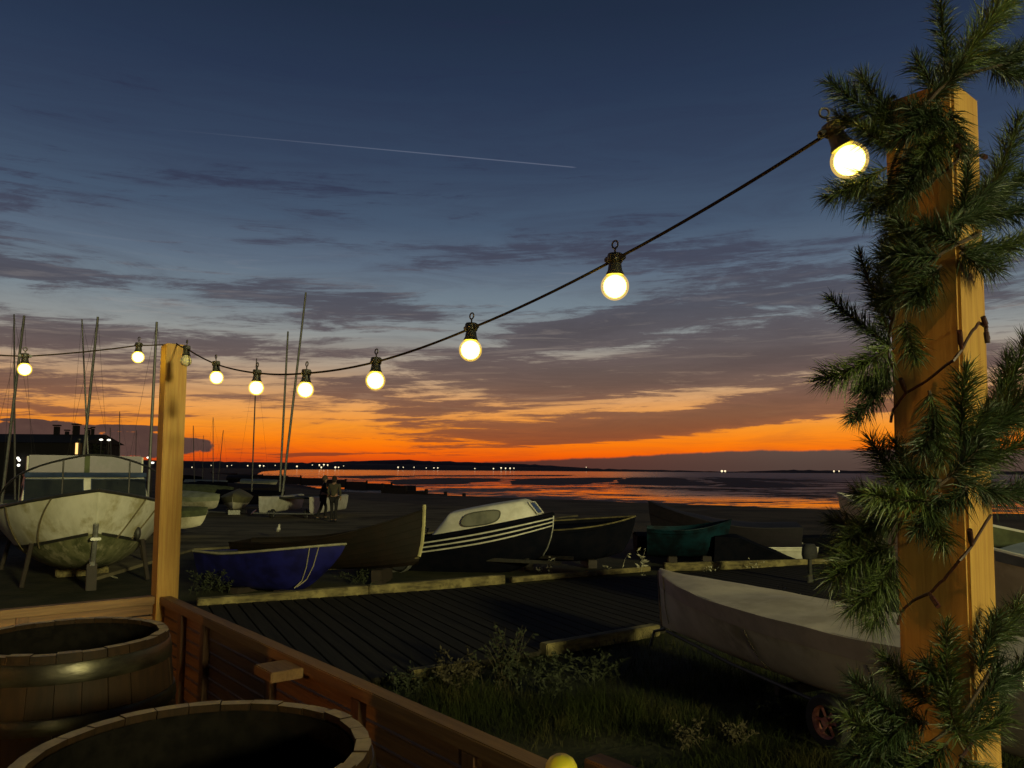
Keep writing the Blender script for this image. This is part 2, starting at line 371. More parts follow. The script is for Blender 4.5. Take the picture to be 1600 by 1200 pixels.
def build_ground():
    mb = MB(); ys = []; y = -30.
    while y < 3500: ys.append(y); y += max(.6, abs(y) * .022)
    xs_ = [];  u = -1.6
    nx = 150
    vs = []; fs = []
    for j, y in enumerate(ys):
        half = 30 + max(0, y) * 1.15
        for i in range(nx + 1):
            q = (i / nx * 2 - 1); q = q * (.35 + .65 * abs(q)); x = q * half
            vs.append((x, y, hz(x, y)))
    for j in range(len(ys) - 1):
        for i in range(nx):
            a = j * (nx + 1) + i; fs.append((a, a + 1, a + nx + 2, a + nx + 1))
    mb.add(vs, fs)
    m = bpy.data.materials.new('beach_ground'); m.use_nodes = True; g = NG(m.node_tree); b = m.node_tree.nodes['Principled BSDF']
    tc = g.tc('Object'); x, y, z = g.sep(tc)
    n = g.noise(tc, 1.6, 8, .65); n2 = g.noise(tc, .22, 5, .6); n3 = g.noise(tc, 14., 4, .6)
    grass = g.mix(g.mr(n, .35, .65), (.022, .026, .010), (.050, .048, .022))
    shing = g.mix(g.mr(n3, .35, .65), (.060, .050, .028), (.115, .095, .052))
    shing = g.mix(g.mr(n2, .42, .62), shing, (.030, .028, .014))
    near = g.m('ADD', y, g.m('MULTIPLY', g.m('SUBTRACT', n2, .5), 8.))
    col = g.mix(g.mr(near, 17., 21.), grass, shing)
    col = g.mix(g.mr(z, -1.0, -1.7), col, (.030, .018, .014))
    g.put(b.inputs['Base Color'], col); b.inputs['Roughness'].default_value = .9; b.inputs['Specular IOR Level'].default_value = .2
    bp = g.n.new('ShaderNodeBump'); bp.inputs['Distance'].default_value = .03; g.put(bp.inputs['Height'], g.m('ADD', n, g.m('MULTIPLY', n3, .4))); g.l.new(bp.outputs[0], b.inputs['Normal'])
    tag(mb.build('ground', m, angle=180, merge=False), kind='structure')
build_ground()

def build_water():
    me = MB(); me.add([(-16000, -200, -2), (16000, -200, -2), (16000, 24000, -2), (-16000, 24000, -2)], [(0, 1, 2, 3)])
    m = bpy.data.materials.new('tidal_water'); m.use_nodes = True; g = NG(m.node_tree); b = m.node_tree.nodes['Principled BSDF']
    tc = g.tc('Object'); x, y, z = g.sep(tc)
    # mud showing between the pools (fades out to open water far off)
    wv = g.noise(tc, .02, 4, .5, out=1)
    va = g.n.new('ShaderNodeVectorMath'); va.operation = 'MULTIPLY_ADD'; g.put(va.inputs[0], wv); va.inputs[1].default_value = (40, 40, 0); g.put(va.inputs[2], tc)
    p = va.outputs[0]
    n1 = g.noise(g.mapv(p, sc=(.7, 1, 1)), .045, 7, .6, .5)
    n2 = g.noise(g.mapv(tc, sc=(.5, 1.3, 1)), .42, 6, .65, .8)
    far = g.mr(y, 150., 900., 0., .12)
    mud = g.mr(g.m('SUBTRACT', g.m('ADD', g.m('MULTIPLY', n1, .5), g.m('MULTIPLY', n2, .5)), far), .465, .515)
    rip = g.noise(g.mapv(tc, sc=(.6, 1.8, 1)), 2.2, 4, .6)
    g.put(b.inputs['Base Color'], g.mix(mud, (.012, .010, .012), (.020, .012, .011)))
    g.put(b.inputs['Roughness'], g.m('ADD', g.mr(mud, 0., 1., .03, .50), g.m('ADD', g.mr(y, 150., 500., 0., .07), g.m('MULTIPLY', g.mr(g.m('DIVIDE', x, y), .10, .26), g.mr(y, 95., 150., 0., .30)))))
    b.inputs['IOR'].default_value = 1.55
    g.put(b.inputs['Specular IOR Level'], g.mr(mud, 0., 1., .5, .10))
    bp = g.n.new('ShaderNodeBump'); bp.inputs['Distance'].default_value = .004; bp.inputs['Strength'].default_value = .4
    g.put(bp.inputs['Height'], rip); g.l.new(bp.outputs[0], b.inputs['Normal'])
    tag(me.build('sea', m, smooth=False), kind='structure')
    # raised banks of mud out on the flats
    def bank(poly):
        pts = [onz(px, py, -1.96) for px, py in poly]
        out = []
        for i, p in enumerate(pts):
            q = pts[(i + 1) % len(pts)]
            for k in range(6):
                r = p.lerp(q, k / 6); a = .012 * r.length
                out.append(r + Vector((noise.noise(r * .05) * a * 2, noise.noise(r * .05 + Vector((9, 0, 0))) * a * 1.2, 0)))
        c = sum(out, Vector()) / len(out); n = len(out)
        vs = [Vector((p.x, p.y, -2.1)) for p in out] + [Vector((p.x, p.y, -1.985)) for p in out] + [c.lerp(p, .8) + Vector((0, 0, .06)) for p in out]
        fs = []
        for i in range(n):
            j = (i + 1) % n; fs += [(i, j, n + j, n + i), (n + i, n + j, 2 * n + j, 2 * n + i)]
        fs.append(tuple(2 * n + i for i in range(n)))
        tag(MB().add(vs, fs).build('mud_bank', mud_m, smooth=False), kind='structure')
    for poly in ([(985, 746), (1050, 745.5), (1085, 751), (1118, 759), (1040, 758.5), (950, 757)],
                 [(1095, 747), (1180, 751), (1240, 756), (1290, 761), (1190, 761.5), (1135, 760), (1120, 753)],
                 [(800, 748), (870, 746.5), (975, 746), (935, 755), (860, 758), (800, 757)],
                 [(1105, 745.5), (1220, 748), (1330, 753), (1230, 752), (1130, 749)],
                 [(600, 750), (700, 746.5), (780, 747.5), (790, 752), (700, 757), (620, 757)],
                 [(500, 744), (600, 742.5), (660, 744), (570, 748)],
                 [(640, 742.5), (900, 742), (880, 744), (660, 744.2)]):
        bank(poly)
build_water()

def build_far_land():
    def ridge(name, prof, Y, depth, m, base=-2.2):
        mb = MB(); xs = []
        for (x1, y1), (x2, y2) in zip(prof, prof[1:]):
            k = max(2, int(abs(x2 - x1) / 8))
            for i in range(k):
                t = i / k; xs.append((x1 + (x2 - x1) * t, y1 + (y2 - y1) * t))
        xs.append(prof[-1])
        vs = []
        for px, py in xs:
            p = at(px, py, Y); h = p.z + noise.noise(Vector((px * .13, 0, 3))) * Y * .0012 + noise.noise(Vector((px * .5, 0, 3))) * Y * .0005
            h = max(h, base + .3)
            vs += [(p.x, Y - depth * .35, base), (p.x, Y - depth * .12, base + (h - base) * .7), (p.x, Y, h), (p.x, Y + depth * .6, base)]
        fs = []
        for i in range(len(xs) - 1):
            for k in range(3): fs.append((4 * i + k, 4 * i + 4 + k, 4 * i + 5 + k, 4 * i + 1 + k))
        fs += [(0, 1, 2, 3), tuple(4 * (len(xs) - 1) + k for k in (3, 2, 1, 0))]
        mb.add(vs, fs); tag(mb.build(name, m, angle=180), kind='structure')
    ridge('far_shore', [(-500, 716), (0, 717), (260, 719.5), (400, 722), (560, 724), (700, 727), (850, 730.5), (960, 733), (1060, 735), (1110, 736.8)], 3200, 700, farhill_m)
    ridge('hills', [(440, 725), (520, 721.5), (600, 719), (640, 718), (655, 720), (720, 721.5), (820, 725), (900, 730), (950, 734)], 5200, 900, mat('farther_hills', (.16, .06, .05), (.12, .05, .04), rough=1., scale=.01))
    ridge('island', [(1120, 738), (1160, 736.5), (1240, 734.2), (1330, 735.5), (1480, 736), (1700, 737), (2100, 738)], 2900, 500, farhill_m)
build_far_land()

# lights of the far shore
def far_lights():
    me = None
    spots = [(300, 730, 1), (330, 727, .8), (355, 728, 1), (362, 727, .7), (387, 727.5, 1.1), (406, 727.5, 1.6), (412, 727.8, 1.2), (430, 727, .8), (464, 728.5, 1.5), (488, 726.5, .8),
             (499, 726.5, 1.4), (506, 726, 1.5), (512, 726.5, 1.3), (502, 730, 1.5), (524, 730, 1.7), (529, 730, 1.2), (537, 728, .7), (622, 730, 1.3), (630, 730, .9), (647, 730, .9),
             (666, 731, .8), (678, 731, 1), (684, 731, 1.1), (742, 732, .9), (771, 732, 1.2), (783, 731, 1.4), (790, 731.5, 1.3), (797, 731.5, 1.4), (803, 731.5, 1.0), (1128, 736, 2.0), (1133, 736, 1.7), (1303, 736, 1.4), (1311, 736, 1.1), (916, 730, .7)]
    warm = mat('distant_lamp_glow', (.8, .7, .5), None, emit=(1, .82, .5), es=1.7)
    for i, (px, py, s) in enumerate(spots):
        p = at(px, py, 2640 if px < 1000 else 2550)
        if me is None:
            mb = MB(); mb.ball((0, 0, 0), 2.3, 8); mb.box((0, 0, -3.4), (.5, .5, 5)); o = mb.build('shore_lamp', warm, loc=p); me = o
        else: o = me.copy(); C.objects.link(o); o.location = p
        o.scale = (s * .85, s * .8, s * .6)
        tag(o, 'small warm town lamp shining on the dark far shore' if px < 1000 else 'lone bright lamp on the low land at the right horizon', 'lamp', 'lamps of the town across the water' if px < 1000 else 'lamps on the low right shore')
far_lights()

# ------------------------------------------------------------------ terrace: posts, fence, barrels
U = Vector((.64, -.768, 0)); V = Vector((-.768, -.64, 0)); ANG = math.atan2(U.y, U.x)
RAIL = EYE - .575; DECK = .575; PW = .093
c1 = at(245, 930, 3.46)          # near-left corner of the far post
def post(name, corner, top, label, m=pine_z):
    # corner = vertical edge shared by the two faces seen
    c = Vector((corner.x, corner.y, 0)) - U * PW / 2 - V * PW / 2
    o = MB().box((0, 0, top / 2), (PW, PW, top), bev=.004).build(name, m, loc=(c.x, c.y, 0), rot=(0, 0, ANG))
    tag(o, label, 'post', 'square pine posts holding the bulbs'); return c
farpost = post('timber_post', c1, at(262, 538, 3.5).z, 'square yellow pine post at the far corner of the fence')
near_c = Vector((.602, 1.02, 0))
nearpost = post('timber_post', near_c, at(1480, 122, 1.02).z, 'thick near pine post wrapped in green garland')

def fence_run(start, direc, length, side, label, studs, capw=.05, gap=None):
    """start = point on the centre line, direc = unit vector, side = unit vector towards the terrace"""
    ang = math.atan2(direc.y, direc.x)
    root = thing('slatted_fence', label, 'fence', (start.x, start.y, 0), (0, 0, ang))
    sy = 1 if Vector((-direc.y, direc.x, 0)).dot(side) > 0 else -1
    MB().box((length / 2, 0, RAIL - .0175), (length, capw, .035), bev=.003).build('cap_rail', pine_x, root)
    mb = MB(); z = RAIL - .035 - .025; k = 0
    while z > DECK - .05:
        mb.box((length / 2 - .001 * (k % 3), -.004 * sy + random.uniform(-.0006, .0006), z), (length - .004, .016, .0425), bev=.0025); z -= .0495; k += 1
    mb.build('slats', slat_m, root)
    for s in studs:
        MB().box((s, sy * .0155, (DECK + RAIL - .0352) / 2), (.045, .022, RAIL - .0352 - DECK), bev=.0015).build('stud', stud_m, root)
        pass
    return root, sy
wall_start = farpost + U * (PW / 2 + .001)
L1 = 2.62
fr, sy = fence_run(wall_start + V * .01, U, L1, V, 'long reddish slatted fence running from the far post to the near barrel', [.30, .58, 1.22, 1.80, 2.30])
MB().box((1.42, sy * .075, RAIL - .03), (.13, .10, .03), bev=.003).build('bracket', pine_x, fr)
fence_run(farpost + V * (PW / 2 + .001), V, 3.2, U, 'slatted fence on the left behind the far barrel', [.5, 1.1, 1.9, 2.7])
s2 = onz(925, 1180, RAIL + .0)
fence_run(Vector((s2.x, s2.y, 0)), U, .5, V, 'short piece of slatted fence in front of the near post', [.02, .45])
# terrace floor
fl = MB()
for k in range(26):
    fl.box((1.6, -.07 - .145 * k, DECK - .015), (3.7, .14, .03), bev=.002)
tag(fl.build('terrace_floor', slat_m, loc=(farpost.x, farpost.y, 0), rot=(0, 0, ANG)), kind='structure')
MB().box((1.6, -1.9, DECK / 2 - .03), (3.7, 3.75, DECK - .06)).build('terrace_base', shed_m, loc=(farpost.x, farpost.y, 0), rot=(0, 0, ANG))['kind'] = 'structure'

def barrel(cx, cy, r, top, label):
    H = top - DECK; root = thing('oak_barrel', label, 'barrel', (cx, cy, DECK), (0, 0, random.uniform(0, 3)), 'cut oak barrels on the terrace')
    rad = lambda z: r * (1 + .16 * math.sin(PI * max(0, min(1, z / H))) )
    n = 28; mb = MB()
    for k in range(n):                       # staves
        a0 = 2 * PI * k / n + .003; a1 = 2 * PI * (k + 1) / n - .003; dr = random.uniform(-.0015, .0015); dt = random.uniform(-.002, .003)
        vs = []; fs = []; m = 10
        for j in range(m + 1):
            z = (H + dt) * j / m; ro = rad(z) + dr; ri = ro - .026
            for a, rr in ((a0, ro), ((a0 + a1) / 2, ro + .001), (a1, ro), (a1, ri), (a0, ri)): vs.append((rr * math.cos(a), rr * math.sin(a), z))
        for j in range(m):
            for i in range(5): i2 = (i + 1) % 5; fs.append((j * 5 + i, j * 5 + i2, j * 5 + 5 + i2, j * 5 + 5 + i))
        fs.append((0, 1, 2, 3, 4)[::-1]); fs.append(tuple(m * 5 + i for i in range(5)))
        mb.add(vs, fs)
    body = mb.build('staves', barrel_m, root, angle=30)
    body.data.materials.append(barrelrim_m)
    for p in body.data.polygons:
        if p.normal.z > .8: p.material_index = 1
    for z0, z1 in ((H - .075, H - .022), (H - .20, H - .16), (H * .36, H * .36 + .04), (.02, .07)):
        prof = [(rad(z) + off, z) for z, off in ((z0, .0), (z0, .004), (z0 + .004, .0055), ((z0 + z1) / 2, .0058), (z1 - .004, .0055), (z1, .004), (z1, .0))]
        MB().lathe(prof, 56).build('hoop', hoop_m, root)
    MB().lathe([(rad(H * (1 - k / 6) ) - .0325, H * (1 - k / 6) - (.012 if k == 0 else 0)) for k in range(0, 3)], 56).build('shade_lining', inner_shade_m, root)  # inner wall coloured black for its unlit look
    MB().lathe([(.001, H - .20), (rad(H - .2) - .031, H - .20), (rad(H - .2) - .031, H - .215), (.001, H - .215)], 40).build('shade_disc', inner_shade_m, root)  # added black disc, the darkness lower in the barrel
b2 = at(105, 990, 2.33)
barrel(b2.x, b2.y, .275, EYE - .50, 'dark oak barrel with steel hoop in the fence corner')
b1 = at(312, 1150, 1.40)
barrel(b1.x, b1.y, .298, EYE - .50, 'nearest oak barrel with pale stave ends at the bottom edge')

# yellow domed lamp cap at the fence end
yc = at(877, 1200, 1.36)
root = thing('garden_lamp', 'yellow domed cap lamp at the near end of the long fence', 'lamp', (yc.x, yc.y, yc.z - .03))
MB().lathe([(.001, .052), (.012, .051), (.021, .045), (.027, .035), (.029, .022), (.029, .0), (.001, .0)], 28).build('cap', yellow_m, root)
MB().lathe([(.029, .004), (.0325, .004), (.0325, .012), (.029, .012)], 28).build('rim', yellow_m, root)
MB().lathe([(.001, 0), (.012, 0), (.012, -(yc.z - .03 - DECK)), (.001, -(yc.z - .03 - DECK))], 14).build('stem', darkmetal_m, root)

# ------------------------------------------------------------------ festoon lights
def make_lamp(m_bulb, label, p, tilt=(0, 0), s=1.):
    root = thing('festoon_lamp', label, 'light bulb', p, (tilt[0], tilt[1], random.uniform(0, 6)) if m_bulb else (0, 0, 0), 'bulbs on the festoon string')
    hook = [( .0075 * math.sin(t), 0, .030 - .0075 * math.cos(t)) for t in [i * 2 * PI / 14 for i in range(14)]]
    so = MB().lathe([(.001, .013), (.0135, .012), (.0155, .008), (.0155, -.004), (.0125, -.008), (.0145, -.022), (.0185, -.030), (.0175, -.031), (.001, -.031)], 20)
    so.box((0, 0, .002), (.050, .013, .012), bev=.003)
    sk = so.build('socket', socket_m, root)
    MB().tube(hook + [hook[0]], .0019, 6).tube([(0, 0, .010), (0, 0, .0235)], .002, 6).build('hook', socket_m, sk)
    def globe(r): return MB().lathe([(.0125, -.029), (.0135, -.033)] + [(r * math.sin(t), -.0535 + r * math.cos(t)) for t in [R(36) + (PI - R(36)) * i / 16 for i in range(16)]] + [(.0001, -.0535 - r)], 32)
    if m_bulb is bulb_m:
        bo = globe(.0278).build('bulb', halo_m, root); MB().ball((0, 0, -.0535), .0226, 24).build('glowing_core', bulb_m, bo)  # outer shell is the added halo, the core inside gives the light
    else: globe(.0235).build('bulb', m_bulb, root)
    return root
LP = [(1327, 250, 1.15, 'lit festoon bulb hanging among the garland on the near post', (-.0, .0)),
      (961, 447, 1.50, 'largest free hanging lit bulb, second from the near post', None),
      (736, 547, 1.84, 'lit bulb third from the near post, above the white cabin boat', None),
      (587, 595, 2.15, 'lit bulb fourth from the near post, right of the two crossing masts', None),
      (478, 609, 2.46, 'lit bulb hanging in front of the tall leaning mast', None),
      (401, 606, 2.745, 'lit bulb at the lowest sag, with a thin mast rising under it', None),
      (337, 590, 3.03, 'lit bulb just right of the far post', None),
      (291, 564, 3.27, 'unlit festoon bulb against the top of the far post', None),
      (216, 558, 3.43, 'lit bulb just left of the far post', None),
      (38, 577, 3.14, 'lit bulb at the far left of the picture', None)]
anch = []
for i, (px, py, Y, lb, tl) in enumerate(LP):
    g_ = at(px, py, Y)
    if i == 0:
        root_p = at(1302, 203, Y)
        d = (g_ - root_p).normalized(); q = Vector((0, 0, -1)).rotation_difference(d)
        make_lamp(bulb_m, lb, root_p).rotation_euler = q.to_euler(); anch.append(root_p)
    else:
        a = g_ + Vector((0, 0, .0535)); anch.append(a)
        r_ = make_lamp(offbulb_m if 'unlit' in lb else bulb_m, lb, a)
        dd = (at(LP[i - 1][0], LP[i - 1][1], LP[i - 1][2]) - g_) if i != 9 else (U * 0 + V)
        r_.rotation_euler = (random.uniform(-.06, .06), random.uniform(-.06, .06), math.atan2(dd.y, dd.x))
def cable(pts, label, sag=.012):
    out = []
    for a, b in zip(pts, pts[1:]):
        for k in range(8):
            t = k / 8; out.append(a.lerp(b, t) - Vector((0, 0, sag * 4 * t * (1 - t) * (b - a).length)))
    out.append(pts[-1]); tag(MB().tube(out, .0031, 8).build('festoon_cable', cable_m), label, 'cable', 'black festoon cables')
ptop = Vector((farpost.x, farpost.y, at(262, 538, 3.5).z))
cable([at(1400, 150, 1.10)] + anch[:8] + [ptop + U * .03 + Vector((0, 0, .004))], 'black festoon cable sagging from the near post to the far post')
left_end = farpost + V * 2.9; left_end.z = ptop.z - .06
cable([ptop + Vector((0, 0, .006)), anch[8], anch[9], anch[9] + V * .55 + Vector((0, 0, -.005)), left_end], 'black festoon cable running left from the far post')
# the string goes on out of the picture above the left fence: assumed bulbs, added unseen
for k, s in enumerate((.55, 1.1, 1.65)):
    make_lamp(bulb_m, 'assumed lit festoon bulb on the string beyond the left picture edge', anch[9] + V * s + Vector((0, 0, -.002)))

# ------------------------------------------------------------------ garland
def sprig_mesh(base, tip, L=.034, dens=1., seed=0, spread=1.):
    rnd = random.Random(seed); base = Vector(base); tip = Vector(tip); d = tip - base; n = max(40, int(d.length / .00019 * dens))
    side = d.orthogonal().normalized(); bend = side * d.length * rnd.uniform(-.10, .10) + Vector((0, 0, -d.length * .04))
    cur = lambda t: base + d * t + bend * 4 * t * (1 - t)
    mb = MB(); mb.tube([cur(i / 8) for i in range(9)], [.0022 - .0014 * i / 8 for i in range(9)], 5)
    st = (mb.v[:], mb.f[:]); nb = MB()
    for k in range(n):
        t = k / n * .98 + .02; p = cur(t); tan = (cur(min(1, t + .02)) - cur(max(0, t - .02))).normalized()
        a = tan.orthogonal().normalized(); b = tan.cross(a); th = k * 2.39996 + rnd.uniform(-.5, .5)
        rad = a * math.cos(th) + b * math.sin(th)
        el = R(rnd.uniform(34, 66)) * spread if t < .92 else R(rnd.uniform(8, 50))
        dr = tan * math.cos(el) + rad * math.sin(el)
        ln = L * rnd.uniform(.55, 1.12) * (1 - .35 * max(0, t - .75) / .25)
        sd = dr.cross(Vector((rnd.uniform(-1, 1), rnd.uniform(-1, 1), rnd.uniform(-1, 1)))).normalized() * .00052
        droop = Vector((0, 0, -ln * .10)); m_ = p + dr * ln * .5
        m_ = m_ + Vector((rnd.gauss(0, .0012), rnd.gauss(0, .0012), rnd.gauss(0, .0012)))
        nb.add([p - sd, p + sd, m_ + sd, m_ - sd, p + dr * ln + droop * rnd.uniform(0, 2.2)], [(0, 1, 2, 3), (3, 2, 4)])
    return mb, nb
S = [  # base px, tip px, base depth, tip depth, tone, needle length factor
 (1478,135,1468,-8,.99,.98,0,.8),(1492,118,1588,-12,1.0,1.02,2,1.25),(1480,128,1560,80,1.0,1.02,0,.9),(1540,100,1615,62,1.05,1.1,0,1.0),(1550,105,1612,118,1.05,1.08,0,.9),
 (1462,140,1432,92,.98,.98,0,.9),(1440,165,1500,100,.97,.96,0,.9),(1404,205,1297,128,1.02,1.03,0,1.0),(1400,190,1345,118,1.02,1.04,0,1.0),(1395,215,1308,180,1.05,1.06,1,.9),
 (1400,230,1345,200,1.03,1.0,1,.9),(1385,262,1294,308,1.09,1.10,1,1.1),(1398,290,1330,300,1.08,1.13,1,1.0),(1392,300,1350,335,1.03,1.03,1,.9),
 (1480,200,1420,170,.94,.93,0,1.),(1470,160,1400,215,.94,.93,0,1.),(1460,230,1415,300,.94,.93,0,1.),(1425,230,1392,320,.97,.96,1,.9),(1480,190,1445,235,.94,.92,1,1.),(1470,415,1425,470,.93,.92,0,1.),(1485,1090,1445,1040,.93,.91,0,1.),(1500,1150,1480,1080,.92,.90,1,.9),(1420,1120,1360,1160,.93,.92,0,1.),(1475,225,1430,260,.94,.93,0,1.),(1485,170,1500,235,.95,.94,0,.9),
 (1505,335,1516,230,.98,.97,0,.7),(1515,345,1592,185,1.05,1.08,1,1.2),(1510,360,1610,265,1.06,1.10,0,1.1),(1500,385,1598,372,1.02,1.06,1,1.),(1500,395,1560,420,1.0,1.02,0,1.),(1480,350,1530,330,.97,1.0,0,1.),(1505,350,1555,290,1.0,1.03,0,1.),(1530,335,1608,320,1.08,1.1,0,1.),
 (1450,400,1385,320,.95,.97,0,1.),(1470,400,1400,395,.94,.95,0,1.),(1460,430,1378,400,.95,.98,1,1.),(1500,380,1440,350,.94,.93,0,1.),(1440,440,1372,470,.97,1.0,0,1.),(1420,380,1385,350,.97,1.02,1,.9),(1410,470,1380,380,1.,1.03,0,.9),
 (1392,525,1343,395,1.03,1.03,0,.72),(1398,545,1298,468,1.03,1.03,0,.82),(1394,540,1283,592,1.03,1.02,2,1.1),(1390,575,1330,655,1.04,1.04,0,.85),(1395,560,1350,610,1.04,1.05,0,1.),(1392,500,1372,420,1.,1.02,0,.7),
 (1415,500,1430,560,.94,.92,1,.8),(1450,480,1435,450,.93,.92,1,.8),(1400,600,1345,600,1.05,1.06,1,1.),
 (1452,610,1470,720,.93,.91,1,.85),(1465,640,1440,705,.93,.91,0,.85),(1500,700,1510,578,.98,.96,1,1.1),(1520,690,1602,528,1.04,1.08,1,1.15),(1515,720,1605,610,1.03,1.06,0,1.1),(1520,740,1600,690,1.02,1.04,1,1.1),(1500,720,1545,640,.98,.98,0,1.),
 (1525,700,1575,560,1.04,1.08,0,1.),(1540,770,1608,755,1.04,1.06,0,1.),(1490,745,1560,770,.97,.98,0,1.),(1545,650,1612,650,1.06,1.1,1,1.),(1480,745,1530,700,.95,.94,0,1.),
 (1420,770,1362,690,.98,1.,0,1.05),(1432,760,1398,690,.97,.97,0,.9),(1470,750,1400,745,.94,.93,0,.9),(1450,782,1362,772,.93,.90,2,1.0),(1405,800,1338,770,.99,1.0,0,1.),(1410,810,1322,845,.99,.98,1,1.1),(1400,850,1302,905,.98,.96,1,1.3),(1400,870,1330,950,.98,.96,1,1.2),(1395,820,1300,815,1.02,1.04,0,1.),(1400,860,1310,860,1.0,1.0,0,1.2),(1395,900,1362,975,1.0,1.0,1,1.1),
 (1445,785,1475,850,.93,.91,1,.9),(1470,770,1430,830,.93,.92,0,.8),(1510,760,1470,790,.94,.93,0,.9),
 (1480,1120,1478,978,.93,.90,1,.9),(1455,1100,1382,1030,.95,.94,1,1.),(1450,1130,1335,1065,.95,.93,0,1.1),(1435,1150,1322,1120,.95,.93,1,1.1),(1500,1130,1560,1040,.97,1.0,0,1.),(1540,1010,1592,940,1.04,1.08,1,1.),(1545,1080,1608,1030,1.04,1.08,0,1.),(1490,1150,1570,1110,.95,.98,1,1.),(1430,1180,1330,1180,.93,.92,0,1.1),(1480,1160,1420,1205,.92,.90,1,1.),(1530,1050,1560,960,1.,1.02,0,1.),(1460,1190,1380,1215,.92,.90,0,1.),(1500,1180,1540,1215,.93,.93,1,1.)]
def garland():
    root = thing('pine_garland', 'green artificial pine garland wound around the near post', 'garland', (nearpost.x, nearpost.y, RAIL))
    inv = Matrix.Translation(-Vector((nearpost.x, nearpost.y, RAIL)))
    path = [(1615,90,1.1),(1540,108,1.03),(1480,130,.965),(1430,190,.955),(1392,270,1.0),(1400,330,1.14),(1500,360,1.14),(1530,365,1.03),(1490,385,.955),(1430,430,.955),(1390,520,1.02),(1400,580,1.14),(1500,650,1.14),(1540,690,1.03),(1490,740,.955),(1430,790,.955),(1395,850,1.02),(1410,920,1.14),(1500,990,1.14),(1560,1010,1.03),(1500,1120,.955),(1430,1180,.955),(1390,1240,1.02)]
    pts = [at(*p) for p in path]; sm = []
    for i in range(len(pts) - 1):
        a, b, c_, d = pts[max(0, i - 1)], pts[i], pts[i + 1], pts[min(len(pts) - 1, i + 2)]
        for k in range(6):
            t = k / 6; sm.append(.5 * ((2 * b) + (c_ - a) * t + (2 * a - 5 * b + 4 * c_ - d) * t * t + (3 * b - a - 3 * c_ + d) * t ** 3))
    MB().tube([inv @ p for p in sm], .0022, 7).build('twisted_stem', twig_m, root)
    for i, (bx, by, tx, ty, bd, td, tone, ln) in enumerate(S):
        tw, nb = sprig_mesh(inv @ at(bx, by, bd), inv @ at(tx, ty, td), .040 * ln, 1.0, i, 1.0)
        tw.v += []
        o = nb.build('sprig', needle_ms[tone], root, smooth=False, merge=False)
        tw.build('twig', twig_m, o, merge=False)
garland()

# fairy light wires on the near post
def fairy():
    root = thing('fairy_light_string', 'thin dark brown fairy light wire wound around the near post', 'fairy lights', (nearpost.x, nearpost.y, RAIL))
    inv = Matrix.Translation(-Vector((nearpost.x, nearpost.y, RAIL)))
    runs = [[(1410,320,.99),(1450,290,.975),(1488,258,.945),(1500,245,.95),(1534,243,.985)],
            [(1392,660,1.045),(1396,640,1.04),(1415,615,1.02),(1440,600,.995),(1490,562,.945),(1503,545,.95),(1518,520,.965),(1530,504,.98),(1540,510,.99),(1545,530,1.0)],
            [(1403,975,1.045),(1408,955,1.04),(1425,940,1.02),(1452,927,.99),(1475,905,.965),(1500,875,.94),(1520,850,.955),(1548,805,.99)],
            [(1500,1190,.94),(1520,1160,.955),(1552,1130,.99)]]
    stubs = [((1498,245,.946),(1497,226,.93)), ((1502,545,.945),(1499,517,.93)), ((1542,512,.98),(1536,495,.975)), ((1416,614,1.015),(1407,592,1.0)), ((1452,927,.985),(1466,948,.965)), ((1518,852,.95),(1515,828,.935)), ((1540,512,.985),(1543,536,.985)), ((1534,243,.98),(1540,246,.97))]
    for i, r in enumerate(runs):
        p = [inv @ at(*q) for q in r]; out = []
        for a, b in zip(p, p[1:]):
            for k in range(4): out.append(a.lerp(b, k / 4) + Vector((random.uniform(-.0006, .0006), random.uniform(-.0006, .0006), random.uniform(-.001, .001))))
        out.append(p[-1]); MB().tube(out, .0020, 6).build('wire', wire_m, root)
    for a, b in stubs:
        a, b = inv @ at(*a), inv @ at(*b)
        MB().tube([a, a.lerp(b, .25), a.lerp(b, .3), b], [.0022, .0022, .0034, .0032], 8).build('light_socket', wire_m, root)
fairy()

# ------------------------------------------------------------------ assumed and added lamps, unseen behind the viewer
def added_lamp_post(pos, h, power, col, label, rad):
    root = thing('added_lamp', label, 'lamp', (pos[0], pos[1], 0))
    MB().tube([(0, 0, 0), (0, 0, h)], [.06, .04], 10).build('pole', darkmetal_m, root)  # pole and hood are added to carry the light
    MB().lathe([(.001, h + .16), (.10, h + .13), (.17, h + .02), (.165, h), (.001, h + .02)], 20).build('hood', darkmetal_m, root)
    ld = bpy.data.lights.new('added_light', 'POINT'); ld.energy = power; ld.color = col; ld.shadow_soft_size = rad
    lo = bpy.data.objects.new('added_light', ld); C.objects.link(lo); lo.parent = root; lo.location = (0, 0, h - .25)
added_lamp_post((30, -35), 12, 80000, (1.0, .92, .44), 'assumed tall flood lamp behind the viewer', 2.2)  # assumed from the yellow light on boats and posts, lamp itself unseen
added_lamp_post((2.2, -9.5), 3.3, 620, (1.0, .86, .36), 'added yellow lamp straight behind the viewer', .15)  # unseen lamp added to brighten the near dinghy's side
added_lamp_post((-5.0, -2.6), 2.5, 400, (1.0, .43, .08), 'assumed low warm orange lamp behind the viewer', .10)  # assumed from the orange tone on the post faces, lamp itself unseen

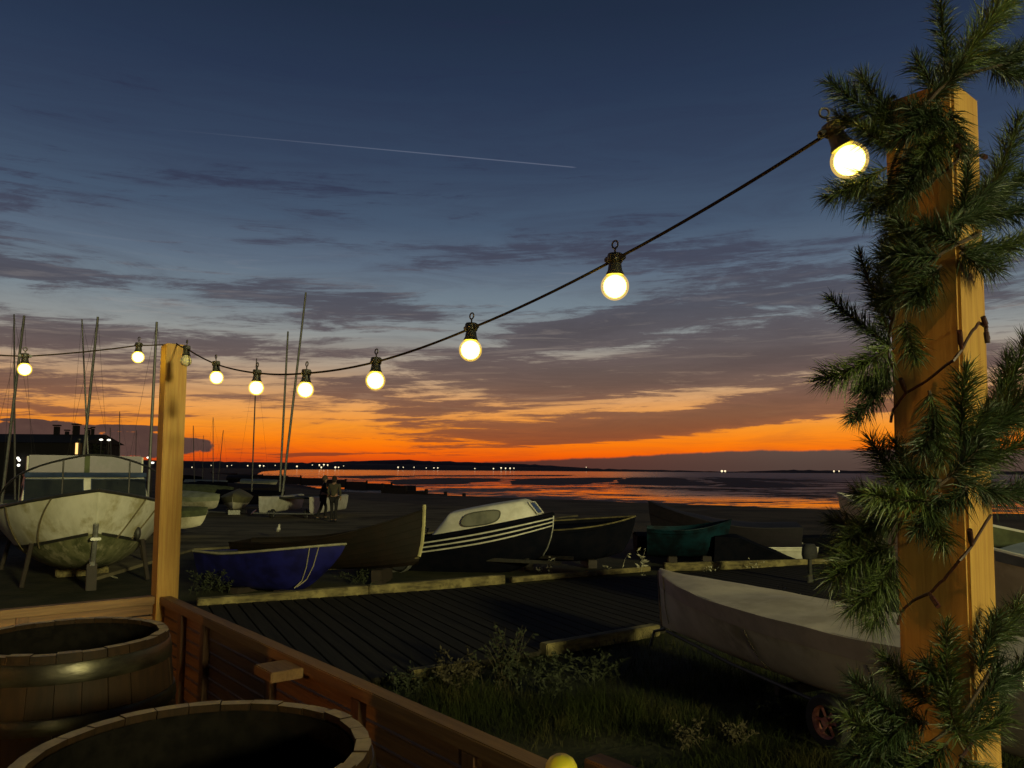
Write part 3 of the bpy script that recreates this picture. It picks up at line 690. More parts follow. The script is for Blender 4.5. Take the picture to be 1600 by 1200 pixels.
# ------------------------------------------------------------------ hulls
class Hull:
    def __init__(s, L, B, D, bow=.35, stern=.85, rake=.35, keel=.25, sternrise=.05, V=0., flare=1., full=2.3, bexp=1.8, cbow=.85):
        s.__dict__.update(L=L, B=B, D=D, bow=bow, stern=stern, rake=rake, keel=keel, sr=sternrise, V=V, flare=flare, full=full, bexp=bexp, cbow=cbow)
    def pt(s, u, t, side, off=0.):
        w = (s.stern + (1 - s.stern) * math.sin(PI / 2 * min(1, u / .45)))
        if u > .42: w *= max(0, 1 - ((u - .42) / .58) ** s.full)
        b = s.B / 2 * w
        zg = s.D * (1 + s.bow * max(0, (u - .25) / .75) ** s.bexp + s.sr * (1 - u) ** 2)
        zk = s.D * s.keel * max(0, (u - .6) / .4) ** 2.2
        x = s.L * u - s.rake * max(0, 1 - t) ** 1.4 * max(0, (u - .55) / .45) ** 1.5
        c = .36 + s.V + (s.cbow - .36 - s.V) * u ** 2
        y = b * (t ** c if t > 0 else 0) * (1 - .10 * max(0, 1 - t) * s.flare)
        z = zk + (zg - zk) * (t ** 1.25)
        return Vector((x, side * (y + off), z))
    def shell(s, nu=30, nt=10, lap=0):
        mb = MB()
        for side in (1, -1):
            if lap:
                ts = []
                for k in range(lap): ts += [(k / lap, .012), ((k + .97) / lap, 0.)]
                ts.append((1, 0))
                vs = []; n = len(ts)
                for i in range(nu + 1):
                    for t, o in ts: vs.append(s.pt(i / nu, t, side, o * (1 if i < nu else .0) if t > 0 else 0))
                fs = [(i * n + j, (i + 1) * n + j, (i + 1) * n + j + 1, i * n + j + 1) for i in range(nu) for j in range(n - 1)]
                mb.add(vs, fs)
            else: mb.grid(lambda a, b: s.pt(a, b, side), nu, nt)
        tr = [s.pt(0, j / nt, 1) for j in range(nt + 1)] + [s.pt(0, j / nt, -1) for j in range(nt, 0, -1)]
        mb.add(tr, [tuple(range(len(tr)))]); return mb
    def bottom(s, nu, nt, t1):
        mb = MB()
        for side in (1, -1): mb.grid(lambda a, b: s.pt(a, b * t1, side, .006), nu, nt)
        return mb
    def strip(s, t0, t1, out=.012, u0=0., u1=1., nu=30, sides=(1, -1)):
        mb = MB()
        for side in sides:
            a = [s.pt(u0 + (u1 - u0) * i / nu, t0, side, .0) for i in range(nu + 1)]
            b = [s.pt(u0 + (u1 - u0) * i / nu, t1, side, .0) for i in range(nu + 1)]
            vs = []; fs = []
            for p, q in zip(a, b):
                o = Vector((0, side * out, 0)); vs += [p - o * .2, p + o, q + o, q - o * .2]
            for i in range(nu):
                for k in range(4): k2 = (k + 1) % 4; fs.append((4 * i + k, 4 * i + 4 + k, 4 * i + 4 + k2, 4 * i + k2))
            fs += [(0, 1, 2, 3), (4 * nu + 3, 4 * nu + 2, 4 * nu + 1, 4 * nu)]
            mb.add(vs, fs)
        return mb
    def rail(s, r=.02, t=1., u0=0., u1=1., dz=0.):
        mb = MB()
        for side in (1, -1): mb.tube([s.pt(u0 + (u1 - u0) * i / 28, t, side) + Vector((0, 0, dz)) for i in range(29)], r, 7)
        return mb
    def deck(s, drop=.02, u0=0., u1=1., crown=.03):
        return MB().grid(lambda a, b: (lambda p, q: p.lerp(q, b) + Vector((0, 0, -drop + crown * 4 * b * (1 - b))))(s.pt(u0 + (u1 - u0) * a, 1, 1), s.pt(u0 + (u1 - u0) * a, 1, -1)), 26, 8)
    def cover(s, ridge=.15, skirt=.12, out=.015, u0=0., u1=1., seed=0):
        def fn(a, b):
            u = u0 + (u1 - u0) * a; q = b * 2 - 1; sd = 1 if q >= 0 else -1; q = abs(q)
            if q > .8:
                k = (q - .8) / .2; zt = 1 - k * skirt / s.D * .8; p = s.pt(u, max(.02, zt), sd, out)
            else:
                p = s.pt(u, 1, sd, out); p = Vector((p.x, p.y * q / .8, p.z + ridge * (1 - (q / .8) ** 1.3) * (1 - .6 * a ** 3)))
                p.z += .006 * math.sin(u * 23 + seed) * (1 - q)
            p.z += noise.noise(p * 2.2 + Vector((seed, 0, 0))) * .012
            return p
        return MB().grid(fn, 44, 20)

def place(name, label, cat, bow, head, hull, tilt=0., roll=0., z=0., group=None, bz=None):
    """put a boat so that its bow top stands at world point bow (x, y); head = heading in degrees in plan"""
    a = R(head); d = Vector((math.cos(a), math.sin(a)))
    L = hull.L * math.cos(tilt)
    return thing(name, label, cat, (bow.x - d.x * L, bow.y - d.y * L, z), Euler((roll, -tilt, a)), group)
def wheel(root, p, r=.2, w=.07, name='wheel', rimm=None, axis_rot=(PI / 2, 0, 0)):
    o = MB().lathe([(r * .62, -w / 2), (r * .9, -w / 2), (r, -w / 4), (r, w / 4), (r * .9, w / 2), (r * .62, w / 2), (r * .62, -w / 2)], 24).build(name, rubber_m, root, loc=p, rot=axis_rot)
    rb = MB().lathe([(r * .62, -w * .4), (r * .56, -w * .2), (r * .56, w * .2), (r * .62, w * .4)], 20)
    rb.lathe([(.001, w * .35), (r * .16, w * .35), (r * .18, -w * .35), (.001, -w * .35)], 12)
    for k in range(6):
        t = k * PI / 3; rb.tube([(r * .12 * math.cos(t), r * .12 * math.sin(t), 0), (r * .6 * math.cos(t), r * .6 * math.sin(t), 0)], r * .06, 6)
    rb.build('rim', rimm or steel_m, o); return o
def mast_obj(root, base, top, r=.035, name='mast', m=alu_m, stays=True):
    base, top = Vector(base), Vector(top)
    o = MB().tube([base, base.lerp(top, .5), top], [r, r, r * .8], 8).build(name, m, root)
    return o
inva = lambda o, p: (Matrix.LocRotScale(o.location, o.rotation_euler, o.scale).inverted() @ Vector(p))

# ---- the big white motor cruiser on the left, bow towards the viewer
def cruiser():
    h = Hull(7.2, 3.2, 1.02, bow=.52, stern=.9, rake=.50, keel=.34, V=.0, full=3.8, bexp=2.6, cbow=.50)
    bow = at(154, 766, 12.9); head = -57
    z0 = bow.z - h.pt(1, 1, 1).z
    root = place('motor_cruiser', 'big old white motor cruiser on props behind the left fence, bow to the viewer', 'boat', bow, head, h, z=z0)
    hb = MB()
    sh = h.shell(36, 16); hull = sh.build('hull', white_gel, root, angle=50)
    h.bottom(36, 10, .48).build('hull_bottom', moss_m, root)
    h.strip(.46, .50, .02, 0, .985).build('chine_stripe', darkmetal_m, root)
    h.rail(.032).build('rubbing_rail', darkmetal_m, root)
    h.deck(.03, crown=.06).build('foredeck', white_m, root)
    # stem fitting, bow roller and keel post
    MB().tube([h.pt(1, t, 1) + Vector((.02, 0, 0)) for t in (.0, .15, .3, .45, .6)], .04, 8).box((h.L - .16, 0, h.D * .72), (.16, .16, .05), bev=.01).build('stem_fitting', steel_m, root)
    # wheelhouse
    zb = 1.24; x1 = h.L * .70; x0 = h.L * .20; wb = 1.12; wt = 1.0; zt = zb + .50
    def tap(xa, xb, w0, w1, z0_, z1_, fr=.22):
        vs = [(xa, -w0, z0_), (xb, -w0, z0_), (xb, w0, z0_), (xa, w0, z0_), (xa, -w1, z1_), (xb - fr, -w1, z1_), (xb - fr, w1, z1_), (xa, w1, z1_)]
        return MB().add(vs, [(0, 3, 2, 1), (4, 5, 6, 7), (0, 1, 5, 4), (1, 2, 6, 5), (2, 3, 7, 6), (3, 0, 4, 7)])
    tap(x0, x1 + .10, wb, wt, zb - .34, zt, .32).build('wheelhouse', white_m, root, smooth=False)
    tap(x0 - .05, x1 - .12, wt + .03, wt + .03, zt + .002, zt + .085, .04).build('blue_brow', bluetrim_m, root, smooth=False)
    for sgn in (-1, 1):       # two big windscreen panes
        f = lambda a, b: Vector((x1 + .012 - .22 * (.13 + .80 * b) * .81, sgn * (.07 + (wb - .17) * a), zb - .12 + .62 * (.16 + .78 * b)))
        MB().grid(f, 2, 2).build('windscreen_pane', glass_m, root, smooth=False)
        MB().tube([f(0, 0), f(1, 0), f(1, 1), f(0, 1), f(0, 0)], .014, 6).build('pane_frame', bluetrim_m, root)
        MB().box((x0 + 1.4, sgn * (wt + .065), zb + .2), (1.7, .012, .26)).build('side_window', glass_m, root, smooth=False)
    # raised upper screen of pale panels
    zu = zt + .088
    for sgn in (-1, 1):
        MB().box((x1 - .42, sgn * .50, zu + .165), (.03, .93, .33), bev=.008).build('upper_screen_panel', mat('pale_screen_panel', (.085, .062, .095), (.07, .050, .075), rough=.4, scale=3, c3=(.055, .045, .06), s3=2.), root)
        MB().box((x1 - .95, sgn * .985, zu + .155), (1.04, .03, .31), bev=.008).build('upper_side_panel', white_m, root)
    MB().box((x1 - .405, 0, zu + .17), (.04, .09, .36), bev=.006).build('screen_mullion', green_m, root)
    # pulpit rail
    yb = .98; pts = []
    for i in range(25):
        t = i / 24 * 2 - 1; u = .985 - .36 * abs(t) ** 1.5
        g_ = h.pt(u, 1, 1 if t > 0 else -1); g_.y *= .93
        pts.append(g_ + Vector((0, 0, .62 * (1 - abs(t) ** 3.2))))
    MB().tube(pts, .018, 8).build('pulpit_rail', darkmetal_m, root)
    for i in (5, 9, 15, 19):
        p = pts[i]; q = h.pt(.985 - .36 * abs(i / 24 * 2 - 1) ** 1.5, 1, 1 if i > 12 else -1); q.y *= .93
        MB().tube([p, q], .014, 7).build('stanchion', darkmetal_m, root)
    # ropes and fenders over the bow
    for u, sd, lo in ((.80, -1, .35), (.93, -1, .42), (.90, 1, .45), (.84, 1, .48)):
        MB().tube([h.pt(u - .10 * k / 8 * (1 if sd < 0 else -.4), 1 - (1 - lo) * k / 8, sd, .02) for k in range(9)], .014, 6).build('mooring_rope', mat('old_rope', (.16, .13, .06), (.10, .08, .04), rough=.95, scale=50), root)
    MB().ball(tuple(h.pt(.88, .56, 1, .06)), .075, 12, sc=(1, .8, 1.6)).build('fender', darkmetal_m, root)
    # prop legs and keel blocks
    for u, sd in ((.82, -1), (.82, 1), (.4, -1), (.4, 1)):
        p = h.pt(u, .5, sd, .04); MB().tube([p, (p.x, p.y + sd * .12, -z0 - h.pt(0, 0, 1).z - .0)], .04, 8).build('prop_leg', groyne_m, root)
    MB().box((h.L - .62, 0, (-z0) / 2 + .10), (.16, .16, z0 + .36), bev=.01).build('keel_post', groyne_m, root)
    MB().tube([(h.L - .55, 0, .25), (h.L - .50, 0, .75)], .05, 8).box((h.L - .50, 0, .76), (.18, .22, .05), bev=.01).build('bow_roller', steel_m, root)
    [MB().box((2.5, 0, -z0 / 2), (.3, .9, z0), bev=.02).build('keel_block', kerb_m, root), MB().box((4.6, 0, -z0 / 2), (.3, .9, z0), bev=.02).build('keel_block', kerb_m, root)]
    MB().tube([(x0 + .8, 0, zt), (x0 + .8, 0, zt + .75)], .02, 8).ball((x0 + .8, 0, zt + .8), .035).build('light_mast', darkmetal_m, root)
cruiser()

# ---- blue hull, bow to the right
def blue_boat():
    h = Hull(2.7, 1.5, .60, bow=.42, stern=.8, rake=.70, keel=.30, full=3.2, bexp=1.2)
    bow = at(537, 850, 12.9); root = place('blue_dinghy', 'deep blue boat with pale rim and hanging rope, left of the brown boat', 'boat', bow, -22, h, z=bow.z - h.pt(1, 1, 1).z, roll=R(-4))
    h.shell().build('hull', blue_m, root)
    h.rail(.02).build('gunwale', mat('pale_gunwale', (.30, .28, .18), (.2, .19, .12), rough=.8), root)
    h.deck(.03, crown=.02).build('deck_cover', green_m, root)
    for u in (.86, .90):
        MB().tube([h.pt(u, 1, -1, .02), h.pt(u - .01, .6, -1, .03), h.pt(u - .02, .3, -1, .05), h.pt(u - .02, .1, -1, .22)], .008, 5).build('hanging_rope', rope_m, root)
    [MB().box((.9, 0, -.03), (.2, 1.1, .16), bev=.01).build('chock', groyne_m, root), MB().box((1.7, 0, -.03), (.2, .8, .16), bev=.01).build('chock', groyne_m, root)]
blue_boat()

# ---- dark brown clinker boat
def clinker():
    h = Hull(3.6, 1.5, .54, bow=.98, stern=.6, rake=.10, keel=.12, full=2.0)
    bow = at(663, 812, 14.4); root = place('clinker_boat', 'dark brown clinker boat with pale upright stem, between blue and cabin boats', 'boat', bow, -8, h, z=bow.z - h.pt(1, 1, 1).z + .05, tilt=R(2))
    h.shell(30, 10, lap=8).build('hull', brown_m, root, angle=25)
    h.rail(.018).build('gunwale', brown_m, root)
    h.deck(.10, crown=.0).build('floor_boards', brown_m, root)
    x = h.L + .02
    MB().tube([(x + .02, 0, 1.17), (x, 0, .8), (x - .04, 0, .45), (x - .10, 0, .22)], .035, 6).build('stem_post', mat('pale_stem_paint', (.52, .47, .22), (.36, .32, .15), rough=.6, scale=9), root)
    MB().tube([(x - .10, 0, .20), (x - 1.0, 0, .05), (1.2, 0, -.02), (.2, 0, -.02)], .022, 6).build('keel_band', kerb_m, root)
    MB().tube([(x - .38, .25, .95), (x - .24, .05, .72), (x - .05, 0, .70)], .018, 6).build('spar', kerb_m, root)
    [MB().box((1.0, 0, -.14), (.2, 1.1, .26), bev=.01).build('chock', groyne_m, root), MB().box((2.8, 0, -.12), (.2, .7, .26), bev=.01).build('chock', groyne_m, root)]
clinker()

# ---- white cuddy boat with three stripes on a trailer
def cuddy():
    h = Hull(4.3, 1.75, .92, bow=.18, stern=.9, rake=.34, keel=.34, V=.1, full=4.5)
    bow = at(876, 806, 15.7); tilt = R(8.5); head = -20
    zb = bow.z - (h.pt(1, 1, 1).z * math.cos(tilt) + h.L * math.sin(tilt))
    root = place('cabin_boat', 'small cabin boat with rounded white cuddy and three pale stripes on a black hull', 'boat', bow, head, h, z=zb, tilt=tilt)
    h.shell().build('hull', navy_m, root)
    for t in (.955, .875, .795): h.strip(t - .018, t + .008, .014).build('stripe', white_m, root)
    h.rail(.045, dz=.03).build('gunwale', navy_m, root)
    h.deck(.04, crown=.03).build('deck', navy_m, root)
    MB().tube([h.pt(1, t, 1) + Vector((.012, 0, 0)) for t in (0, .25, .5, .75, 1.02)], .016, 6).build('stem_band', steel_m, root)
    zd = h.D * 1.02
    def w(u): return .70 * (1 - .72 * max(0, (u - .5) / .5) ** 1.7)
    def roof(u):  # side profile of the cuddy, u 0 aft .. 1 front
        if u < .22: return .04 + .50 * (u / .22) ** 1.1
        if u < .86: return .54 + .05 * math.sin((u - .22) / .64 * PI * .6)
        return .57 * max(0, 1 - ((u - .86) / .14)) ** .8 + .04
    xs, xe = 1.72, 4.10
    def fn(a, b):
        u = a; q = b * 2 - 1; r = roof(u); ww = w(u); sg = 1 if q >= 0 else -1; q = abs(q)
        if q < .55: yy = ww * .80 * q / .55; zz = r * (1 - .10 * (q / .55) ** 2)
        else: k = (q - .55) / .45; yy = ww * (.80 + .20 * math.sin(k * PI / 2)); zz = r * .90 * max(0, 1 - k) ** .75
        return Vector((xs + (xe - xs) * u, sg * yy, zd - .02 + zz))
    MB().grid(fn, 40, 28).build('cabin', white_m, root, angle=60)
    for sg in (-1, 1):
        def win(cx, cz, hw, hh, off, n=28):
            vs = []
            for k in range(n):
                t = 2 * PI * k / n; ex = math.copysign(abs(math.cos(t)) ** .6, math.cos(t)); ez = math.copysign(abs(math.sin(t)) ** .7, math.sin(t))
                X = cx + hw * ex + .05 * ez; Z = cz + hh * ez; u = (X - xs) / (xe - xs); rr = roof(u); k_ = 1 - (max(.001, (Z - zd + .02) / (rr * .90))) ** (1 / .75) if Z - zd + .02 < rr * .9 else 0
                Y = w(u) * (.80 + .20 * math.sin(max(0, k_) * PI / 2)); vs.append((X, sg * (Y + off), Z))
            return vs
        vs = win(2.98, zd + .29, .40, .135, .040); MB().add(vs, [tuple(range(len(vs)))]).build('side_window', milky_m, root, smooth=False)
        MB().tube(vs + [vs[0]], .012, 6).build('window_rim', mat('window_rubber', (.10, .10, .07), rough=.7), root)
    # hatch on the raked cabin front
    f = [Vector((fn(a, .5).x + .022, y, fn(a, .5).z + .022)) for a, y in ((.90, -.19), (.90, .19), (.965, .19), (.965, -.19))]
    MB().add(f, [(0, 1, 2, 3)]).build('front_window', glass_m, root, smooth=False); MB().tube(f + [f[0]], .016, 6).build('front_frame', white_m, root)
    MB().tube([(xs - .5, .3, zd), (xs - .4, .3, zd + .22), (xs - .4, -.3, zd + .22), (xs - .5, -.3, zd)], .014, 6).build('grab_rail', darkmetal_m, root)
    MB().tube([(.2, -.2, zd - .1), (.15, 0, zd + .12), (.25, .2, zd - .05), (.6, .25, zd)], .05, 8).build('coiled_net', darkmetal_m, root)
    # trailer under it
    tr = thing('boat_trailer', 'low steel trailer with wheels under the white cabin boat', 'trailer', (root.location.x, root.location.y, 0), (0, 0, R(head)))
    for sg in (-1, 1):
        MB().box((2.3, sg * .45, .28), (4.2, .05, .07), bev=.006).build('frame_beam', darkmetal_m, tr)
        wheel(tr, (1.0, sg * .78, .26), .26, .14)
        MB().lathe([(.30, -.09), (.31, -.09), (.31, .09), (.30, .09), (.30, -.09)], 24).build('mudguard', steel_m, tr, loc=(1.0, sg * .78, .27), rot=(PI / 2, 0, 0))
    [MB().box((.3, 0, .28), (.05, .9, .06)).build('cross_beam', darkmetal_m, tr), MB().box((3.6, 0, .28), (.05, .9, .06)).build('cross_beam', darkmetal_m, tr)]
    MB().tube([(.0, -.86, 0), (.0, -.86, .42)], .03, 8).build('marker_post', mat('pale_stem_paint', (.5, .5, .3)), tr)
cuddy()

# ---- dark boats in the middle
def simple_boat(name, label, bowpx, Y, head, h, hm, railm, deckm=None, tilt=0., roll=0., cover=None, lift=0., lap=0, chock=True):
    bow = at(bowpx[0], bowpx[1], Y)
    zb = bow.z - (h.pt(1, 1, 1).z * math.cos(tilt) + h.L * math.sin(tilt)) + lift
    root = place(name, label, 'boat', bow, head, h, z=zb, tilt=tilt, roll=roll)
    h.shell(lap=lap, nt=10).build('hull', hm, root, angle=25 if lap else 40)
    h.rail(.016).build('gunwale', railm, root)
    if cover: h.cover(*cover[1:]).build('cover', cover[0], root)
    else: h.deck(.08, crown=0).build('deck', deckm or hm, root)
    if chock and zb > .02:
        [MB().box((h.L * .3, 0, -zb / 2 + .02), (.2, .8, zb + .04), bev=.01).build('chock', groyne_m, root), MB().box((h.L * .7, 0, -zb / 2 + .03), (.2, .6, zb + .06), bev=.01).build('chock', groyne_m, root)]
    return root, h
simple_boat('rowing_boat', 'black open boat right of the cabin boat with a thin pale edge line', (992, 806), 17.3, 12, Hull(3.6, 1.5, .75, bow=.30, stern=.7, rake=.3), navy_m, kerb_m, roll=R(3))
simple_boat('fishing_boat', 'dark purple boat with a high pointed bow rising beside the teal boat', (1013, 784), 19.6, 172, Hull(3.6, 1.7, .78, bow=.75, stern=.8, rake=.2), purple_m, purple_m, cover=(purple_m, .10, .2, .015))
simple_boat('teal_dinghy', 'small teal hulled boat with its bow pointing right', (1143, 812), 17.6, -10, Hull(1.9, 1.3, .62, bow=.40, stern=.8, rake=.30, V=.1), teal_m, teal_m, deckm=navy_m)
simple_boat('long_punt', 'long low black boat lying across the grass behind the white dinghy', (1330, 838), 20.2, -3, Hull(5.6, 1.5, .52, bow=.10, stern=.8, rake=.5), navy_m, navy_m, cover=(navy_m, .08, .1, .012))
simple_boat('white_dinghy', 'small white dinghy partly hidden by a navy covered boat', (1075, 850), 18.9, 178, Hull(2.95, 1.2, .44, bow=.05, stern=.9, rake=.2), white_m, white_m, deckm=white_m)
simple_boat('covered_dinghy', 'navy blue covered dinghy sloping down to the right in front of the white one', (1268, 881), 17.5, -6, Hull(2.2, 1.1, .74, bow=-.84, stern=.9, rake=.1, bexp=1.0), navy_m, navy_m, cover=(navy_m, .06, .1, .012), lift=-.06, chock=False)

# ---- white boat on the far right, bow up, behind the garland
def right_boat():
    h = Hull(5.6, 2.0, .95, bow=.42, stern=.9, rake=.55, keel=.4, full=2.4)
    bow = at(1296, 771, 10.2); a = 127; tilt = R(5)
    zb = bow.z - (h.pt(1, 1, 1).z * math.cos(tilt) + h.L * math.sin(tilt))
    root = place('white_sea_boat', 'large off white boat with raised bow showing left of the garlanded post', 'boat', bow, a, h, z=zb, tilt=tilt)
    h.shell().build('hull', hullgrey_m, root); h.rail(.022).build('gunwale', white_m, root)
    o = h.shell(); o.v = [(x_ * .985, y_ * .94, z_ * .96 + .04) for x_, y_, z_ in o.v]; o.build('inner_lining', green_m, root)
    h.cover(.12, .10, .02, 0., .60).build('cover', ggrey_m, root)
    [MB().box((1.2, 0, -zb / 2 + .02), (.2, 1.0, zb + .04), bev=.01).build('chock', groyne_m, root), MB().box((3.6, 0, -zb / 2 + .1), (.2, .8, zb + .2), bev=.01).build('chock', groyne_m, root)]
right_boat()

# ---- covered sailing dinghy in the foreground on a launching trolley
def fore_dinghy():
    h = Hull(4.5, 1.22, .60, bow=.16, stern=.85, rake=.06, keel=.12, sternrise=.10, full=2.2)
    bow = at(1030, 892, 9.1); head = math.degrees(math.atan2(.91, -.41))
    zb = bow.z - h.pt(1, 1, 1).z
    root = place('sailing_dinghy', 'pale dinghy under a grey canvas cover on a trolley, in front of the black planks', 'boat', bow, head, h, z=zb)
    h.shell(36, 14).build('hull', hullgrey_m, root)
    h.cover(.07, .17, .014, 0, .995, 3).build('canvas_cover', cover_m, root)
    MB().tube([h.pt(1, t, 1) + Vector((.012, 0, 0)) for t in (-0. , .2, .5, .8, 1.0)], .016, 6).build('stem_band', mat('old_stem', (.28, .20, .12), (.18, .12, .07)), root)
    MB().tube([h.pt(.93, 1, 1, .02), h.pt(.955, .5, 1, .02), h.pt(.95, .2, 1, .03)], .007, 5).build('tie_cord', rope_m, root)
    for u in (.25, .55): MB().tube([h.pt(u, t, 1, .018) for t in (.75, .5, .3, .12)], .006, 5).build('tie_cord', rope_m, root)
    tr = thing('launching_trolley', 'launching trolley with a red spoked wheel under the pale covered dinghy', 'trolley', (root.location.x, root.location.y, 0), (0, 0, R(head)))
    for sg in (-1, 1): MB().tube([(1.2, sg * .50, .24), (2.9, sg * .30, .26), (4.3, sg * .04, .28)], .018, 8).build('frame_tube', darkmetal_m, tr)
    MB().tube([(1.4, -.60, .20), (1.4, .60, .20)], .02, 8).build('axle', darkmetal_m, tr)
    red = mat('faded_red_wheel_rim', (.60, .26, .20), (.40, .14, .10), rough=.7, scale=20)
    wheel(tr, (1.4, .64, .20), .20, .09, rimm=red); wheel(tr, (1.4, -.64, .20), .20, .09, rimm=red)
    MB().tube([(4.4, 0, .28), (4.6, 0, .22), (4.62, .05, .05)], .018, 8).build('handle', darkmetal_m, tr)
    [MB().box((2.2, 0, .20), (.06, .8, .09), bev=.01).build('cradle', groyne_m, tr)]
fore_dinghy()

# ---- outboard motor clamped to a post
p = onz(1266, 916, 0)
root = thing('outboard_motor', 'dark outboard motor on an upright stand beside the white dinghy', 'outboard motor', (p.x, p.y, 0), (0, 0, .4))
MB().lathe([(.001, .78), (.08, .77), (.12, .70), (.13, .58), (.11, .50), (.001, .49)], 18, Matrix.Diagonal((1.3, .85, 1, 1))).build('cowl', rubber_m, root)
MB().box((0, 0, .36), (.07, .05, .30), bev=.01).box((0, 0, .14), (.12, .03, .16), bev=.01).build('leg', darkmetal_m, root)
MB().tube([(0.05, .06, 0), (.05, .06, .58)], .028, 8).box((.05, .06, .0), (.3, .3, .03)).build('stand', kerb_m, root)

# ------------------------------------------------------------------ parked boats at the middle left, masts
def masted(name, label, loc, head, h, hm, cov, mast_px=None, Y=None, r=.03, group=None, mastm=None):
    root = thing(name, label, 'boat', loc, (0, 0, R(head)), group)
    h.shell(20, 8).build('hull', hm, root)
    if cov: h.cover(cov[1], cov[2], .012).build('cover', cov[0], root)
    else: h.deck(.05, crown=0).build('deck', hm, root)
    if mast_px:
        b, t = mast_px; B_ = inva(root, at(b[0], b[1], Y)); T_ = inva(root, at(t[0], t[1], Y))
        d = (T_ - B_); k = (B_.z - .3) / d.z if abs(d.z) > .01 else 0; B2 = B_ - d * k if B_.z > .3 else B_
        mast_obj(root, B2, T_, r, m=mastm or alu_m)
        MB().tube([T_, B2 + Vector((.9, .3, .1))], .004, 4).tube([T_, B2 + Vector((-.9, .3, .1))], .004, 4).build('stay', darkmetal_m, root)
    return root
def gl(px, py, z=0.): return onz(px, py, z)
gp = 'boats parked on the hard standing'
D1 = lambda L=3.4: Hull(L, 1.4, .55, bow=.12, stern=.85, rake=.2)
white_cov = mat('pale_green_white_cover', (.40, .42, .28), (.28, .30, .18), rough=.8, scale=3, bump=.01)
olive_cov = mat('olive_cover', (.17, .16, .07), (.11, .10, .045), rough=.85, scale=3, bump=.01)
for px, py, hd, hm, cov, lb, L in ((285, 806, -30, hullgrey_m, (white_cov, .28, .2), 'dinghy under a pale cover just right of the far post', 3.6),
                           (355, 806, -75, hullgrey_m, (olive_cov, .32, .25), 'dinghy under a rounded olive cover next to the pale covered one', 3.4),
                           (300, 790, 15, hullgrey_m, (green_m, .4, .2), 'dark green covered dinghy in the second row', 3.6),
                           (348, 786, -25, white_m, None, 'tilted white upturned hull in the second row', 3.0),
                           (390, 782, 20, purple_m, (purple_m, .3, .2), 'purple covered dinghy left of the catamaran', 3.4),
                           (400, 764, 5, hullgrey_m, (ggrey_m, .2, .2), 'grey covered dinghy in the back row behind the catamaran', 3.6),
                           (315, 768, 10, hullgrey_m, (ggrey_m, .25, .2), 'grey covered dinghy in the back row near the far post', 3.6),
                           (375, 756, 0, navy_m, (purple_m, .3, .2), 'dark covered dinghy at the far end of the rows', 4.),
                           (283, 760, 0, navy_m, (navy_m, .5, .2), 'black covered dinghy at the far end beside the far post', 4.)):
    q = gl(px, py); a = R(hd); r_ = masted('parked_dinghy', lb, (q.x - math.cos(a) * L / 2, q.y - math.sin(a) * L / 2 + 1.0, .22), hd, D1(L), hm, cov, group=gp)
    if 'upturned' in lb: r_.rotation_euler = (R(150), R(8), R(hd)); r_.location.z = .75
    [MB().box((L * .35, 0, -.10), (.1, .9, .22)).build('cradle', steel_m, r_), MB().box((L * .7, 0, -.10), (.1, .5, .22)).build('cradle', steel_m, r_)] if 'upturned' not in lb else None
    MB().tube([(-.3, .75, -.12), (L * .9, .75, -.12)], .03, 6).build('trolley_bar', steel_m, r_) if 'upturned' not in lb else None

def catamaran():
    Y = 31.5; pl = at(402, 800, Y); pr = at(484, 803, Y)
    ang = R(-96); root = thing('catamaran', 'catamaran with two pale hull ends and tall masts, left of the people', 'boat', ((pl.x + pr.x) / 2, Y, 0), (0, 0, ang))
    h = Hull(4.6, .42, .62, bow=.10, stern=.7, rake=.08, keel=.1, V=.1, full=1.8)
    w2 = (pr.x - pl.x) / 2
    for sg in (-1, 1):
        sh = h.shell(20, 8); sh.add([], []); o = sh.build('hull', white_m, root, loc=(-4.6, sg * w2, .22))
        h.deck(.0, crown=.04).build('hull_deck', hullgrey_m, o)
    for x in (-3.6, -1.7): MB().tube([(x, -w2, .82), (x, w2, .82)], .045, 8).build('cross_beam', darkmetal_m, root)
    MB().box((-2.65, 0, .83), (1.8, 2 * w2 - .4, .012)).build('trampoline', rubber_m, root)
    MB().tube([(-.2, -w2 - .3, .24), (-.2, w2 + .3, .24)], .03, 8).build('trolley_bar', steel_m, root)
    for sg in (-1, 1): wheel(root, (-.6, sg * (w2 - .35), .2), .2, .12, axis_rot=(PI / 2, 0, 0))
    for (b, t, r) in (((437, 768), (450, 518), .05), ((441, 775), (478, 457), .055)):
        B_ = inva(root, at(b[0], b[1], Y + 1.5)); T_ = inva(root, at(t[0], t[1], Y + 1.5)); mast_obj(root, B_, T_, r)
catamaran()

